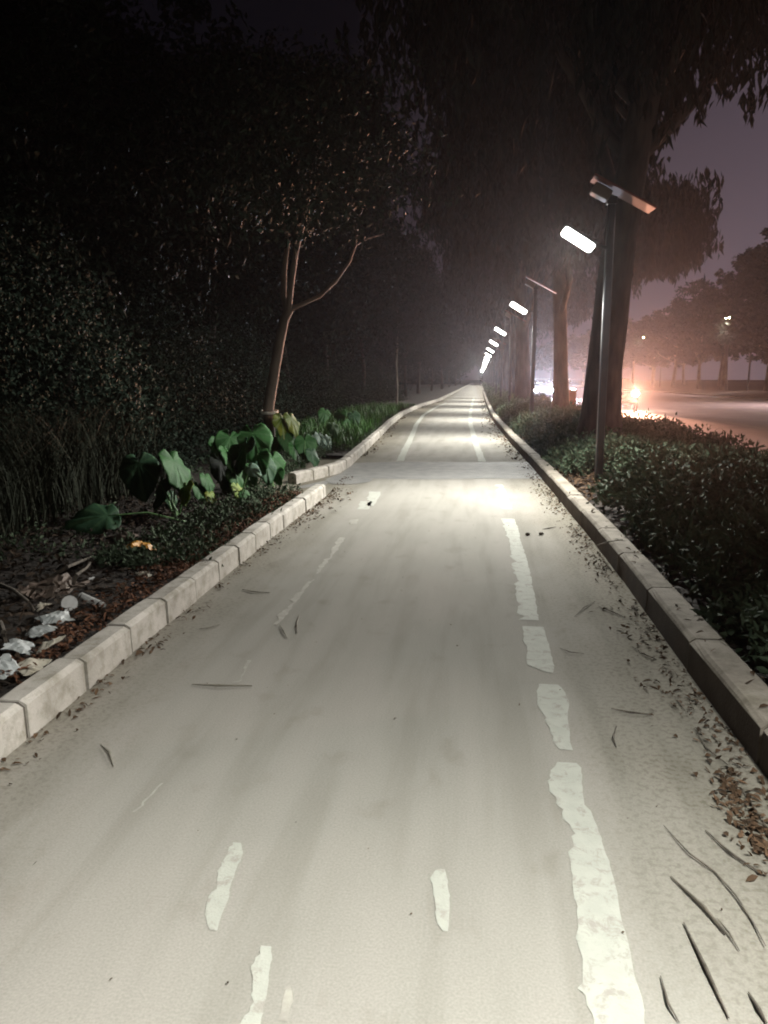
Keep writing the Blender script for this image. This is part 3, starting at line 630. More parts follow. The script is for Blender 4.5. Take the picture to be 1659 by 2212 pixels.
# street lamp among those trees
q = D(1574, 690, 80); hh = q.z-0.3
def road_lamp():
    s = empty('street_lamp'); b = MB(); b.tube([(0, 0, -0.1), (0, 0, hh)], [0.11, 0.06], 10); b.build('pole', M['pole'], s)
    b = MB(); b.tube([(0, 0, hh-0.2), (-0.9, 0, hh+0.1), (-2.2, 0, hh+0.25)], 0.04, 8); b.build('arm', M['pole'], s)
    b = MB(); b.box((-2.5, 0, hh+0.28), (0.8, 0.34, 0.10), bev=0.03); hd = b.build('lamp_head', M['pole'], s)
    b = MB(); b.box((-2.5, 0, hh+0.17), (0.7, 0.30, 0.12), bev=0.04); b.build('bulb', M['sodium'], hd); spot('lamp_light', (-2.5, 0, hh+0.02), (-0.35, 0, -1), 11000, 140, (1.0, 0.74, 0.72), s, rad=0.15); return s
rl = road_lamp()
for k, (y, lb) in enumerate(((80, 'tall street lamp glowing through the trees across the road, the one in view'), (116, 'farther street lamp half hidden by the misty trees across the road'), (152, 'farthest street lamp among the misty trees across the road'), (44, 'tall street lamp across the road, just outside the right of the view'), (10, 'tall street lamp across the road, level with the viewer'))):
    o = rl if k == 0 else copy_tree(rl); o.location = (q.x+2.3 if k < 3 else 23.8, y, 0.3); tag(o, lb, 'street lamp', 'tall lamps along the road')

# ------------------------------------------------------------------ low planting
def scatter_leaves(name, fn, count, ln, wd, m, label, cl=24, cs=0.09, up=0.2, down=0.0, seed=1):
    global rng
    random.seed(seed); rng = np.random.default_rng(seed)
    Q = []
    while len(Q) < count:
        q = fn()
        if q is not None: Q.append(q)
    Q = np.repeat(np.array(Q), cl, axis=0); v = rng.normal(size=Q.shape)*cs; P = Q+v
    P[:, 2] = np.maximum(P[:, 2], 0.1)
    dd = v/cs*0.5+rng.normal(size=P.shape)*0.5; dd[:, 2] += up-down
    n = len(P); fb = MB(); leaves_mesh(fb, P, dd, rng.uniform(*ln, n), rng.uniform(*wd, n)); o = fb.build(name, m); tag(o, label, kind='stuff'); return o
def hedge_top(x, y):
    rx = x-rightx(y); t = 0.30+0.30*min(1, max(0, (rx-0.25)/0.5))
    if rx > 2.5: t -= (rx-2.5)*0.5
    return t+0.14*math.sin(3.1*x+1.7*y)*math.sin(1.1*y+2*x)+0.05*math.sin(7*y+4*x)
def hedge_pt():
    y = 0.5+60*random.random()**2.0; lo = 0.24 if y > 7.5 else 0.27
    x = rightx(y)+random.uniform(lo, 2.75)
    if (y > 8.3 and y < 10.8) and x < rightx(y)+0.75: return None
    t = hedge_top(x, y); z = 0.1+(t-0.1)*(random.random()**0.45)
    if (x-2.12)**2+(y-13.5)**2 < 0.2: return None
    return (x, y, z)
scatter_leaves('shrub_bed', hedge_pt, 13000, (0.045, 0.10), (0.022, 0.045), M['leaf_hedge'], 'low green shrubs filling the bed between path and road', cl=22, cs=0.055, seed=61)
def hedge_far():
    y = random.uniform(50, 160); x = rightx(y)+random.uniform(0.3, 2.7); return (x, y, random.uniform(0.1, 0.75))
scatter_leaves('shrub_bed', hedge_far, 2200, (0.14, 0.25), (0.07, 0.13), M['leaf_hedge'], 'far end of the low green shrubs along the road', cl=10, cs=0.12, seed=62)
# left undergrowth
def under():
    y = 4+50*random.random()**1.5; x = leftx(y)-random.uniform(2.3, 6.5)-(1.2 if y < 9 else 0)
    dx = (leftx(y)-x); top = min(3.6, 0.5+(dx-2.2)*1.3)+0.5*math.sin(1.3*y+x)
    if top < 0.3: return None
    return (x, y, 0.1+top*random.random()**0.8)
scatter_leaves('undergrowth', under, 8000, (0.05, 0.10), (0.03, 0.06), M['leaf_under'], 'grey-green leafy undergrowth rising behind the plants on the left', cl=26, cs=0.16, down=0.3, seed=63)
def cover():
    y = 5.2+35*random.random()**1.6; x = leftx(y)-random.uniform(0.16, 2.6)
    if Yend1-0.2 < y < Ystart2+0.4 and x > G(640, 1046).x-0.2: return None
    if x < leftx(y)-0.95 and y < 13 and random.random() < 0.93: return None
    return (x, y, 0.09+0.07*random.random()*(1 if y > 9 else 0.6))
scatter_leaves('ground_cover', cover, 4200, (0.03, 0.06), (0.018, 0.035), M['leaf_hedge'], 'small green ground cover behind the left kerb', cl=14, cs=0.05, seed=64)
def blades(name, fn, count, m, label, hr, w, seed, bend=0.4):
    random.seed(seed); b = MB()
    for _ in range(count):
        q = fn()
        if q is None: continue
        x, y, z = q; h_ = random.uniform(*hr); a = random.uniform(0, 6.28); bd = random.uniform(0.1, bend)*h_; dx, dy = math.cos(a), math.sin(a); w_ = w*random.uniform(0.6, 1.3)
        px_, py_ = -dy*w_, dx*w_; vs = []
        for t_, ww in ((0, 1), (0.4, 0.9), (0.75, 0.6), (1, 0.05)):
            c_ = (x+dx*bd*t_*t_, y+dy*bd*t_*t_, z+h_*(t_-0.35*bend*t_*t_)); vs += [(c_[0]-px_*ww, c_[1]-py_*ww, c_[2]), (c_[0]+px_*ww, c_[1]+py_*ww, c_[2])]
        b.add(vs, [(0, 1, 3, 2), (2, 3, 5, 4), (4, 5, 7, 6)], 0, random.random())
    o = b.build(name, m); tag(o, label, kind='stuff')
blades('tall_grass', lambda: (lambda y: (leftx(y)-random.uniform(2.0, 5.0), y, 0.05))(random.uniform(5.0, 9.5)), 3600, M['grass_dry'], 'tall drooping grass in the dark at the far left', (0.5, 1.8), 0.006, 71, 0.9)
blades('grass', lambda: (lambda y: (leftx(y)-random.uniform(0.2, 2.2), y, 0.08))(Ystart2+0.8+random.random()**1.4*22), 5200, M['grass'], 'fresh green grass behind the far left kerb', (0.15, 0.5), 0.009, 72)

# far-off dark wood closing the view
def faraway():
    a = random.random(); return (-60+56*a if random.random() < 0.75 else random.uniform(4.8, 8.0)*1, random.uniform(210, 260), 0.3+12*random.random()) if random.random() < 0.5 else (random.uniform(-40, -19), random.uniform(5, 120), 0.2+11*random.random())
scatter_leaves('distant_wood', faraway, 2600, (0.7, 1.3), (0.4, 0.8), M['leaf_dark'], 'black mass of distant wood behind the left trees', cl=16, cs=1.1, seed=65)

# broad-leaved (elephant-ear) plants
def heart(size, rad_, curl=0.05, ph=0.0, n=28):
    """one ring of a heart-shaped blade; tip at -y, the stalk joins at the notch near +y; rad_ 0..1 from the notch outwards"""
    out_ = []
    for k in range(n):
        a = 2*math.pi*k/n
        x = 0.5*(1-0.10*math.cos(2*a))*math.sin(a)*0.80; y = 0.5*(1-0.10*math.cos(2*a))*math.cos(a)
        if y < 0: x *= (1+y*0.95); y *= 1.5
        else: y *= 0.95+0.16*abs(math.sin(a)*2*0.7)
        if k == 0: y = 0.24
        x = x*rad_; y = 0.20+(y-0.20)*rad_
        z = -curl*(x*2)**2*1.6-0.12*y*y*2+rad_**2*(0.045*math.sin(6*a+ph)+0.03*math.sin(11*a+2*ph))+0.05*abs(x)
        out_.append(Vector((x*size, y*size, z*size)))
    return out_
def add_leaf(parent, root, c, size, face, tip, mkey, thick=0.012):
    """c: centre of the blade; face: normal; tip: direction of the tip"""
    c = Vector(c); zf = Vector(face).normalized(); ty_ = Vector(tip); ty_ = (ty_-zf*ty_.dot(zf)).normalized(); yy = -ty_; xx = yy.cross(zf)
    R = Matrix(((xx.x, yy.x, zf.x), (xx.y, yy.y, zf.y), (xx.z, yy.z, zf.z)))
    n = 28; ph = random.uniform(0, 6); rings = [heart(size, q, 0.05, ph) for q in (0.22, 0.45, 0.7, 0.88, 1.0)]; notch = Vector((0, 0.20*size, 0.0)); vs = [notch]+sum(rings, [])
    fs = [(0, 1+k, 1+(k+1) % n) for k in range(n)]
    for q in range(4): fs += [(1+q*n+k, 1+(q+1)*n+k, 1+(q+1)*n+(k+1) % n, 1+q*n+(k+1) % n) for k in range(n)]
    b = MB(); b.add([c+R @ v for v in vs], fs)
    lf = b.build('leaf', M[mkey], parent, smooth=True)
    for nm, ax in (('lu', 0), ('lv', 1)): at_ = lf.data.attributes.new(nm, 'FLOAT', 'POINT'); at_.data.foreach_set('value', [v[ax]/size for v in vs])
    sm = lf.modifiers.new('thickness', 'SOLIDIFY'); sm.thickness = 0.003
    top = c+R @ notch; root = Vector(root); mid = (root+top)/2+Vector((random.gauss(0, 0.02), 0.02, 0.06))
    b = MB(); b.tube([root, root*0.7+mid*0.3, mid, mid*0.3+top*0.7, top], [thick, thick*0.9, thick*0.75, thick*0.6, thick*0.45], 6)
    b.build('stalk', M['stalk'], lf, smooth=True)
def taro(base_px, leaves, label):
    bp = G(base_px[0], base_px[1], 0.08); r = empty('broad_leaf_plant')
    b = MB(); b.tube([bp+Vector((0, 0, -0.04)), bp+Vector((0, 0, 0.08))], [0.05, 0.03], 8); b.build('corm', M['stalk'], r)
    for (x, y, sz, ang, mk, dd, yaw_) in leaves:
        c_ = D(x, y, bp.y+dd); size = sz*bp.y/1659; a = math.radians(ang)
        tip = Vector((math.sin(a), -0.25, -math.cos(a))); face = Vector((math.sin(math.radians(yaw_)), -math.cos(math.radians(yaw_)), 0.55))
        add_leaf(r, bp+Vector((random.gauss(0, 0.03), random.gauss(0, 0.03), 0)), c_, size, face, tip, mk)
    tag(r, label, 'plant', 'broad-leaved plants by the left kerb')
taro((378, 1120), [(302, 1018, 104, 12, 'taro0', 0.0, 20), (382, 1012, 110, 8, 'taro1', 0.1, 80), (352, 1055, 80, -25, 'taro0', 0.15, -45), (400, 1060, 55, 20, 'taro2', -0.1, -40), (368, 1075, 45, 5, 'taro0', 0.2, 60)], 'largest broad-leaved plant, two upright heart-shaped leaves, beside the littered ground')
taro((505, 1070), [(495, 958, 78, -6, 'taro1', 0.1, 30), (550, 952, 96, 16, 'taro1', 0.2, 10), (525, 975, 84, 4, 'taro0', 0.0, -50), (472, 965, 60, -20, 'taro1', 0.2, 60), (575, 1010, 60, 10, 'taro0', 0.1, 40), (535, 1025, 66, 18, 'taro1', 0.05, 60), (492, 985, 60, 2, 'taro1', -0.1, 85), (478, 1012, 84, -12, 'taro0', 0, 75), (495, 1035, 60, 5, 'taro0', 0.1, 10), (560, 990, 60, 22, 'taro1', 0.1, -10), (510, 1030, 56, 10, 'taro1', -0.1, 55)], 'dense clump of broad green leaves in front of the forked trunk')
taro((442, 1092), [(432, 1060, 48, -8, 'taro1', 0, 65), (448, 1040, 50, 10, 'taro1', 0.1, 72), (456, 1075, 36, 15, 'taro2', -0.05, 60)], 'small plant with narrow folded leaves between the two big clumps')
taro((520, 1090), [(513, 1058, 40, -5, 'taro2', 0, 70), (545, 1015, 36, 60, 'taro3', 0, 10), (528, 1070, 30, 10, 'taro1', 0, 40)], 'low plant with one pale upturned leaf before the dense clump')
taro((622, 985), [(610, 915, 58, -5, 'taro2', 0, 60), (632, 912, 54, 10, 'taro2', 0.1, 68), (620, 950, 50, 5, 'taro1', -0.1, 40), (600, 960, 40, -18, 'taro1', 0, 20)], 'yellow-green upright plant right beside the forked trunk')
taro((655, 1005), [(640, 975, 56, -10, 'taro1', 0.1, 70), (660, 962, 60, 6, 'taro1', 0.15, 20), (676, 985, 44, 18, 'taro0', 0, 60)], 'mid-sized dark green plant between the forked trunk and the kerb')
taro((585, 1045), [(575, 1005, 60, -8, 'taro0', 0.1, 75), (592, 1000, 64, 8, 'taro1', 0.1, 40), (600, 1025, 40, 20, 'taro1', 0, -20)], 'dark green plant standing just before the foot of the forked trunk')
taro((700, 975), [(692, 948, 40, -8, 'taro3', 0, 66), (706, 952, 38, 12, 'taro3', 0.1, 60), (672, 952, 36, -10, 'taro1', 0.1, 50), (720, 925, 34, 10, 'taro1', 0.3, 40)], 'pale silvery-leaved plant in the bright grass by the far kerb')
taro((738, 935), [(700, 895, 34, -20, 'taro1', 0, 30), (735, 898, 36, 8, 'taro1', 0, -20), (765, 900, 32, 25, 'taro0', 0.2, 10), (748, 915, 28, 5, 'taro1', 0, 40)], 'farthest small broad-leaved plant above the grass')
r = empty('fallen_leaf'); bp = G(410, 1130, 0.12)
add_leaf(r, bp, D(212, 1118, G(230, 1150, 0.1).y), 0.42, (0.25, -0.55, 0.8), (-0.8, -0.3, -0.35), 'taro0', 0.012)
tag(r, 'big single leaf drooping flat on a long low stalk over the litter', 'leaf')

# ------------------------------------------------------------------ litter on the left bed
def crumple(name, px, size, m, label, cat, seed, z=0.10, flat=0.55):
    rr = random.Random(seed); c_ = G(px[0], px[1], z); b = MB(); n = 9; vs = []; fs = []
    for i in range(n):
        for j in range(n):
            u, v = i/(n-1)-0.5, j/(n-1)-0.5; rad_ = 1+rr.uniform(-0.18, 0.18)
            vs.append((u*size*rad_, v*size*rad_*0.8, size*flat*(0.30*math.cos(u*3.0)*math.cos(v*2.6)+0.12*math.sin(9*u+seed)*math.sin(7*v)+rr.uniform(-0.07, 0.07))))
    for i in range(n-1):
        for j in range(n-1): fs.append((i*n+j, i*n+j+1, (i+1)*n+j+1, (i+1)*n+j))
    b.add(vs, fs); o = b.build(name, m); o.location = c_-Vector((0, 0, size*flat*0.1)); o.rotation_euler = (rr.uniform(-0.4, 0.4), rr.uniform(-0.4, 0.4), rr.uniform(0, 6.28))
    sd = o.modifiers.new('thickness', 'SOLIDIFY'); sd.thickness = 0.003
    tag(o, label, cat, 'litter behind the left kerb'); return o
crumple('plastic_bag', (85, 1362), 0.15, M['white'], 'white crumpled plastic bag, largest white piece of the litter', 'bag', 1, z=0.17)
crumple('paper_scrap', (118, 1335), 0.15, M['white'], 'small white crumpled scrap above the white bag', 'litter', 2, z=0.16)
crumple('plastic_bag', (42, 1395), 0.12, M['white'], 'dull white bag lying left of and below the white bag', 'bag', 3, z=0.17)
crumple('paper_scrap', (105, 1395), 0.14, M['paper'], 'cream paper scrap touching the brown leaves near the kerb', 'litter', 4, z=0.16)
crumple('paper_scrap', (60, 1440), 0.16, M['paper'], 'yellowish paper scrap closest to the kerb corner', 'litter', 5, z=0.16)
crumple('plastic_bag', (8, 1440), 0.14, M['white'], 'grey-white bag at the left edge of the view', 'bag', 6, z=0.17)
crumple('paper_scrap', (92, 1310), 0.10, M['paper'], 'narrow pale scrap standing above the white litter', 'litter', 7, flat=0.9)
crumple('foil_scrap', (290, 1207), 0.075, M['foam'], 'small shiny scrap below the orange wrapper', 'litter', 8)
crumple('foil_scrap', (193, 1252), 0.065, M['foam'], 'small white scrap beside the dark bag', 'litter', 9)
crumple('orange_wrapper', (305, 1180), 0.19, M['orange'], 'bright orange yellow wrapper under the plants', 'wrapper', 10, flat=0.8, z=0.20)
crumple('dark_bag', (130, 1272), 0.42, M['cardboard'], 'large dull brown bag behind the white litter', 'bag', 12, flat=0.5)
crumple('dark_bag', (258, 1172), 0.38, M['cardboard'], 'dark brown bag left of the orange wrapper', 'bag', 13, flat=0.7)
crumple('paper_scrap', (312, 1245), 0.13, M['paper'], 'muddy spotted paper scrap by the brown leaves at the kerb', 'litter', 14)
crumple('paper_scrap', (150, 1375), 0.12, M['cardboard'], 'grey-brown scrap between white bag and kerb', 'litter', 15)
def f0():
    y = random.uniform(2.6, 8.2); return (leftx(y)-random.uniform(0.2, 2.8), y, 0.10+0.05*random.random())
LATER = f0
# foam cup and tube
b = MB(); c_ = G(153, 1305, 0.14)
b.tube([(0, 0, -0.05), (0, 0, -0.045), (0, 0, 0.05), (0, 0, 0.056)], [0.030, 0.033, 0.043, 0.046], 16); o = b.build('foam_cup', M['foam'], smooth=False); o.location = c_; o.rotation_euler = (1.2, 0.2, 0.3)
tag(o, 'white foam cup lying with its round end showing', 'cup', 'litter behind the left kerb')
b = MB(); a_ = G(176, 1287, 0.14); z_ = G(222, 1308, 0.12); b.tube([a_, a_*0.5+z_*0.5, z_], [0.021, 0.021, 0.021], 12); o = b.build('plastic_tube', M['foam']); tag(o, 'white plastic tube lying right of the foam cup', 'tube', 'litter behind the left kerb')
for i, (pts, lb) in enumerate(([[(0, 1262), (30, 1275), (62, 1300), (72, 1318)], 'curved dry brown stalk at the left edge'], [[(0, 1340), (8, 1365), (14, 1390)], 'short dry stalk at the left edge below the curved one'],
                               [[(110, 1245), (145, 1225), (200, 1202)], 'straight pale stalk above the dark bag'], [[(158, 1262), (165, 1242), (185, 1228), (196, 1215)], 'bent pale stalk beside the small white scrap'])):
    b = MB(); n = len(pts); b.tube([G(x, y, 0.14+0.08*math.sin(math.pi*k/(n-1))) for k, (x, y) in enumerate(pts)], [0.012, 0.011]+[0.009]*(n-2), 6); o = b.build('dry_stalk', M['twig']); tag(o, lb, 'stalk')
# brown dead leaves behind left kerb, flat on the path edges and along the right kerb
def litter(name, fn, count, ln, wd, m, label, seed, lift=0.01, tilt=0.35):
    global rng
    random.seed(seed); rng = np.random.default_rng(seed); P = []
    while len(P) < count:
        q = fn()
        if q is not None: P.append(q)
    P = np.array(P); n = len(P); dd = rng.normal(size=(n, 3)); dd[:, 2] *= tilt; fb = MB()
    Dn = dd/np.linalg.norm(dd, axis=1, keepdims=True); leaves_flat(fb, P, Dn, rng.uniform(*ln, n), rng.uniform(*wd, n)); o = fb.build(name, m); tag(o, label, kind='stuff')
def leaves_flat(b, P, Dv, ln, wd):
    for p, d, l_, w in zip(P, Dv, ln, wd):
        p = Vector(p); d = Vector(d); s_ = d.cross(Vector((random.gauss(0, 0.3), random.gauss(0, 0.3), 1))).normalized(); up_ = Vector((0, 0, 1))*w*random.uniform(0.1, 0.45)
        vs = [p-d*l_/2, p-d*l_*0.15+s_*w/2+up_, p+d*l_*0.2+s_*w*0.42+up_, p+d*l_/2, p+d*l_*0.2-s_*w*0.42+up_, p-d*l_*0.15-s_*w/2+up_, p-d*l_*0.1+Vector((0, 0, 0.003))]
        zmin = min(v.z for v in vs)
        b.add(vs, [(0, 1, 6), (1, 2, 3, 6), (3, 4, 5, 6), (5, 0, 6)], 0, random.random())
def f1():
    y = random.uniform(3.0, 8.8); dx = abs(random.gauss(0, 0.16)); 
    return (leftx(y)-0.15-dx, y, 0.13+random.uniform(0, 0.05)*(1-min(1, dx/0.5)))
litter('leaf_litter', f1, 3000, (0.02, 0.06), (0.006, 0.02), M['pine'], 'rusty brown dead leaves and needles heaped behind the left kerb', 81)
litter('leaf_litter', f0, 5200, (0.03, 0.10), (0.012, 0.04), M['mulch'], 'dark rotting leaf mulch covering the ground around the litter', 80)
def f2():
    y = random.uniform(1.4, 30)if random.random() < 0.5 else random.uniform(1.4, 12); k = abs(random.gauss(0, 0.11))
    dens = 0.5+0.5*math.sin(3.3*y)*math.sin(1.27*y+1); 
    if random.random() > dens+0.15: return None
    return (rightx(y)-0.01-k, y, 0.008)
litter('leaf_litter', f2, 1500, (0.012, 0.05), (0.008, 0.022), M['litter'], 'dark dead leaves drifted along the foot of the right kerb', 82)
def f9():
    t = random.random(); p = G(1575+84*t, 1680+190*t); return (p.x+random.gauss(0, 0.035), p.y+random.gauss(0, 0.06), 0.008)
litter('leaf_litter', f9, 230, (0.015, 0.05), (0.006, 0.02), M['litter'], 'brown drift of dead leaves at the lower right edge', 89)
def f3():
    y = random.uniform(1.0, 11.5); k = abs(random.gauss(0, 0.06)); j = (y/0.6) % 1
    if random.random() > 0.25+0.75*math.exp(-((j-0.5)/0.3)**2): return None
    return (leftx(y)+0.01+k, y, 0.010)
litter('leaf_litter', f3, 520, (0.01, 0.05), (0.006, 0.02), M['litter'], 'dark crumbs and leaf bits along the foot of the left kerb', 83)
def f4():
    y = random.uniform(8.6, 12.0); x = rightx(y)+random.uniform(0.2, 0.75); return (x, y, 0.10+random.uniform(0, 0.05))
litter('leaf_litter', f4, 480, (0.05, 0.11), (0.03, 0.06), M['litter'], 'curled brown leaves round the foot of the nearest lamp post', 84)
def f5():
    y = Ystart2+random.random()**1.3*40; return ((leftx(y)+0.02+abs(random.gauss(0, 0.10))) if random.random() < 0.4 else (rightx(y)-0.02-abs(random.gauss(0, 0.18))), y, 0.012)
litter('leaf_litter', f5, 700, (0.03, 0.08), (0.02, 0.045), M['litter'], 'dead leaves at both edges of the far path', 85)
def f6():
    y = random.uniform(1.2, 14); return (random.uniform(leftx(y)+0.2, rightx(y)-0.1), y, 0.006)
litter('leaf_litter', f6, 110, (0.006, 0.02), (0.003, 0.008), M['litter'], 'tiny crumbs scattered over the path', 86)
def f7():
    y = random.uniform(1.0, 9); return (rightx(y)+random.uniform(0.03, 0.19), y, 0.178)
litter('leaf_litter', f7, 70, (0.02, 0.07), (0.006, 0.02), M['litter'], 'leaf bits lying on top of the right kerb', 87)
def f8():
    y = random.uniform(7.2, 10.0); return (leftx(y)+0.02+abs(random.gauss(0, 0.12)), y, 0.010)
litter('leaf_litter', f8, 160, (0.02, 0.06), (0.01, 0.03), M['litter'], 'dead leaves by the end of the near left kerb', 88)

# single twigs and long leaves on the path
TW = [([(415, 1478), (470, 1480), (545, 1481)], 0.006, 'straight grey stick lying across the path left of the middle'), ([(523, 1273), (548, 1278), (583, 1280)], 0.006, 'short twig near the left kerb below the stones'),
      ([(604, 1350), (612, 1362), (620, 1378)], 0.005, 'curved leaf stalk, left of two side by side'), ([(646, 1328), (641, 1348), (642, 1368)], 0.005, 'curved leaf stalk, right of two side by side'),
      ([(218, 1608), (236, 1625), (245, 1655)], 0.006, 'curved long leaf in the left foreground'), ([(430, 1358), (450, 1356), (475, 1349)], 0.004, 'thin twig close to the left kerb'),
      ([(1434, 1783), (1489, 1843), (1544, 1883), (1589, 1933), (1624, 1988), (1654, 2043)], 0.0032, 'longest thin winding twig in the right foreground'), ([(1449, 1893), (1524, 1963), (1567, 2018)], 0.0065, 'thick brown twig right of the white line'),
      ([(1549, 1983), (1575, 2015), (1597, 2053)], 0.0035, 'short twig just past the thick brown one'), ([(1477, 1993), (1524, 2088), (1574, 2198)], 0.006, 'long straight blade-like twig in the bottom right'),
      ([(1427, 2108), (1444, 2168), (1467, 2208)], 0.004, 'bent twig close to the white line at the bottom'), ([(1524, 1793), (1579, 1843), (1654, 1893)], 0.005, 'curved twig near the lower right edge'),
      ([(1499, 1573), (1529, 1618), (1574, 1653)], 0.004, 'curved twig at the foot of the right kerb'), ([(1617, 2143), (1640, 2180), (1656, 2210)], 0.006, 'dark twig in the bottom right corner'),
      ([(1332, 1568), (1324, 1593), (1332, 1613)], 0.004, 'tiny curled stalk right of the white line'), ([(1293, 1310), (1320, 1320), (1351, 1334)], 0.005, 'thin twig half way along the right kerb'),
      ([(1366, 1397), (1390, 1412), (1417, 1424)], 0.005, 'twig among the dead leaves by the right kerb'), ([(1320, 1530), (1360, 1538), (1403, 1543)], 0.005, 'nearly level twig between white line and right kerb'),
      ([(1241, 1332), (1262, 1312), (1285, 1299)], 0.004, 'twig slanting up towards the right kerb'), ([(1172, 1143), (1185, 1141), (1201, 1138)], 0.006, 'small dark twig in the light pool'),
      ([(1600, 1700), (1630, 1745), (1659, 1790)], 0.004, 'twig at the right edge of the view among leaves'), ([(1210, 1400), (1230, 1408), (1262, 1412)], 0.003, 'hair-thin twig beside the white line')]
for pts, r_, lb in TW:
    b = MB(); n = len(pts); b.tube([G(x, y, 0.006+0.004*(k % 2)) for k, (x, y) in enumerate(pts)], [r_*0.3]+[r_*0.85]*(n-2)+[r_*0.35], 6)
    tag(b.build('twig', M['twig_pale'] if pts[0][0] < 700 else M['twig']), lb, 'twig', 'twigs lying on the path')
b = MB(); b.tube([G(1290, 1178, 0.05), G(1315, 1170, 0.182), G(1345, 1166, 0.19)], [0.006, 0.006, 0.004], 6); tag(b.build('twig', M['twig']), 'pale twig leaning over the right kerb', 'twig', 'twigs lying on the path')
for i, (x, y, lb) in enumerate(((1140, 1154, 'left one of two dark pebbles in the light pool'), (1169, 1153, 'right one of two dark pebbles in the light pool'))):
    b = MB(); c_ = G(x, y, 0.012); b.tube([c_+Vector((-0.024, 0, 0)), c_+Vector((-0.012, 0, 0.002)), c_+Vector((0.012, 0.002, 0.001)), c_+Vector((0.024, 0, -0.002))], [0.004, 0.014, 0.013, 0.003], 7); tag(b.build('pebble', M['twig'], smooth=True), lb, 'pebble')
b = MB(); c_ = G(303, 1413, 0.008); leaves_flat(b, [c_], [Vector((0.5, 0.8, 0))], [0.06], [0.04]); tag(b.build('fallen_leaf', M['litter']), 'single red-brown leaf at a joint of the left kerb', 'leaf')

# ------------------------------------------------------------------ cars
def make_car(paint, front, rear, rz, hl=None, tl=None):
    r = empty('car'); 
    sec = [(-2.2, 0.42, 0.86), (-2.1, 0.32, 0.98), (-1.5, 0.24, 1.02), (-0.6, 0.22, 0.98), (0.6, 0.22, 0.98), (1.4, 0.24, 0.92), (2.0, 0.3, 0.80), (2.2, 0.42, 0.66)]
    b = MB(); rings = []
    for y, z0, z1 in sec:
        w = 0.88 if abs(y) < 1.9 else 0.78
        rings.append([(-w+0.06, y, z0), (-w, y, z0+0.12), (-w, y, (z0+z1)/2), (-w+0.05, y, z1-0.06), (-w+0.18, y, z1), (w-0.18, y, z1), (w-0.05, y, z1-0.06), (w, y, (z0+z1)/2), (w, y, z0+0.12), (w-0.06, y, z0)])
    n = 10; fs = []
    for k in range(len(sec)-1):
        for i in range(n): j = (i+1) % n; fs.append((k*n+i, k*n+j, k*n+n+j, k*n+n+i))
    fs += [tuple(range(n)), tuple((len(sec)-1)*n+i for i in range(n-1, -1, -1))]
    b.add(sum(rings, []), fs); b.build('body', paint, r, smooth=False)
    b = MB(); cs = [(-1.75, 1.01, 0.70), (-1.1, 1.40, 0.60), (-0.2, 1.46, 0.60), (0.45, 1.38, 0.60), (1.15, 0.97, 0.70)]
    v = []
    for y, z, w in cs: v += [(-0.76, y, 0.95), (-w, y, z), (w, y, z), (0.76, y, 0.95)]
    fs = []
    for k in range(4):
        for i in range(3): fs.append((k*4+i, k*4+i+1, k*4+5+i, k*4+4+i))
    b.add(v, fs); cab = b.build('window', M['glass'], r)
    b = MB(); b.box((0, -0.33, 1.455), (1.14, 1.3, 0.03), bev=0.008); b.build('roof', paint, r)
    for sx in (-1, 1):
        for y in (-1.35, 1.35):
            b = MB(); b.tube([(sx*0.72, y, 0.32), (sx*0.90, y, 0.32)], 0.32, 18); wh = b.build('wheel', M['rubber'], r)
            b = MB(); b.tube([(sx*0.89, y, 0.32), (sx*0.91, y, 0.32)], 0.20, 12); b.build('rim', M['rim'], wh)
        b = MB(); b.box((sx*0.62, 2.16, 0.62), (0.26, 0.10, 0.13), bev=0.02); b.build('headlight', front, r)
        b = MB(); b.box((sx*0.64, -2.185, 0.76), (0.26, 0.08, 0.15), bev=0.02); b.build('tail_light', rear, r)
        if hl: spot('headlight_beam', (sx*0.62, 2.26, 0.62), (0.08+0.02*sx, 1, 0.01), hl[0], 34, hl[1], r, rad=0.08)
        if tl: spot('tail_glow', (sx*0.64, -2.28, 0.76), (-0.2, -1, 0.02), tl[0], 36, tl[1], r, rad=0.09)
    b = MB(); b.box((0, -2.215, 0.62), (0.42, 0.02, 0.12)); b.build('number_plate', M['plate'], r)
    b = MB(); b.box((0, 2.215, 0.45), (0.42, 0.02, 0.12)); b.build('number_plate', M['plate'], r)
    r.rotation_euler.z = rz; return r
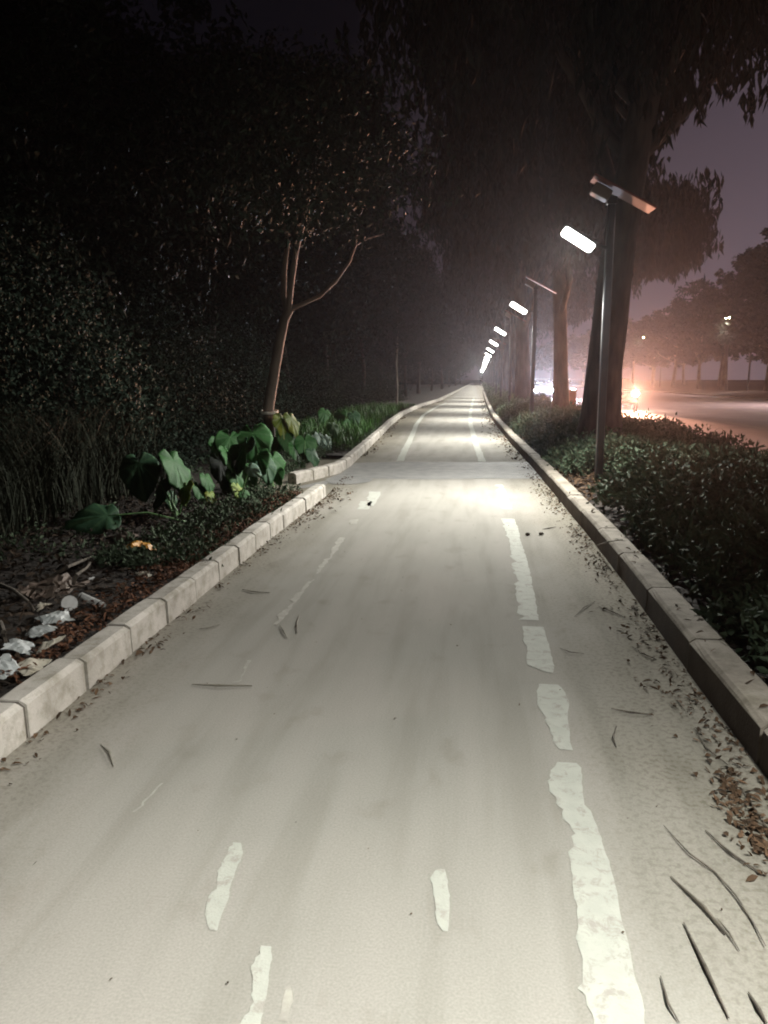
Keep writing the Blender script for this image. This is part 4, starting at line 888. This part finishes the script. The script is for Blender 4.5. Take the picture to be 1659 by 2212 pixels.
c1 = make_car(M['car_dark'], M['glass'], M['tail'], -0.02, tl=(52000, (1.0, 0.45, 0.28))); p = D(1345, 842, 38); c1.location = (p.x, 40.2, 0)
tag(c1, 'car driving away with glaring orange-pink tail lights on the road', 'car')
c2 = make_car(M['car_silver'], M['head_b'], M['tail_dim'], math.pi, hl=(34000, (0.75, 0.82, 1.0))); p = D(1160, 838, 60); c2.location = (p.x+0.55, 62, 0)
tag(c2, 'oncoming car with blue-white headlights beside the second lamp post', 'car')
c3 = make_car(M['car_white'], M['head_w'], M['tail_dim'], math.pi, hl=(8000, (0.95, 0.86, 1.0))); p = D(1221, 838, 62); c3.location = (p.x, 64, 0)
tag(c3, 'oncoming car with white headlights seen between the two thick trunks', 'car')
c4 = make_car(M['car_white'], M['head_w'], M['tail_dim'], math.pi, hl=(2500, (0.95, 0.9, 1.0))); p = D(1100, 828, 110); c4.location = (p.x+0.6, 112, 0)
tag(c4, 'farthest oncoming car, small lights beyond the third lamp post', 'car')
# small red-brown box post
p = D(1235, 866, 26); s = empty('utility_box', (p.x, 26, 0.08)); b = MB(); b.box((0, 0, 0.55), (0.26, 0.22, 0.85), bev=0.02); b.build('cabinet', M['red_box'], s); b = MB(); b.box((0, 0, 1.0), (0.30, 0.26, 0.05), bev=0.01); b.build('lid', M['red_box'], s); b = MB(); b.box((0, 0, 0.06), (0.1, 0.1, 0.16)); b.build('foot', M['pole'], s)
tag(s, 'small red-brown box standing in the shrubs between two thick trunks', 'box')

# ------------------------------------------------------------------ air
if HAZE:
    b = MB(); b.box((0, 170, 12), (180, 420, 27)); hzo = b.build('haze', bpy.data.materials.new('mist')); hm = hzo.data.materials[0]; hm.use_nodes = True; t_ = hm.node_tree; t_.nodes.clear()
    oo = t_.nodes.new('ShaderNodeOutputMaterial'); pv = t_.nodes.new('ShaderNodeVolumePrincipled'); pv.inputs['Color'].default_value = (0.85, 0.85, 0.88, 1); pv.inputs['Density'].default_value = 0.00027; pv.inputs['Anisotropy'].default_value = 0.82
    t_.links.new(pv.outputs[0], oo.inputs['Volume']); tag(hzo, 'thin night mist over path and road', kind='stuff')
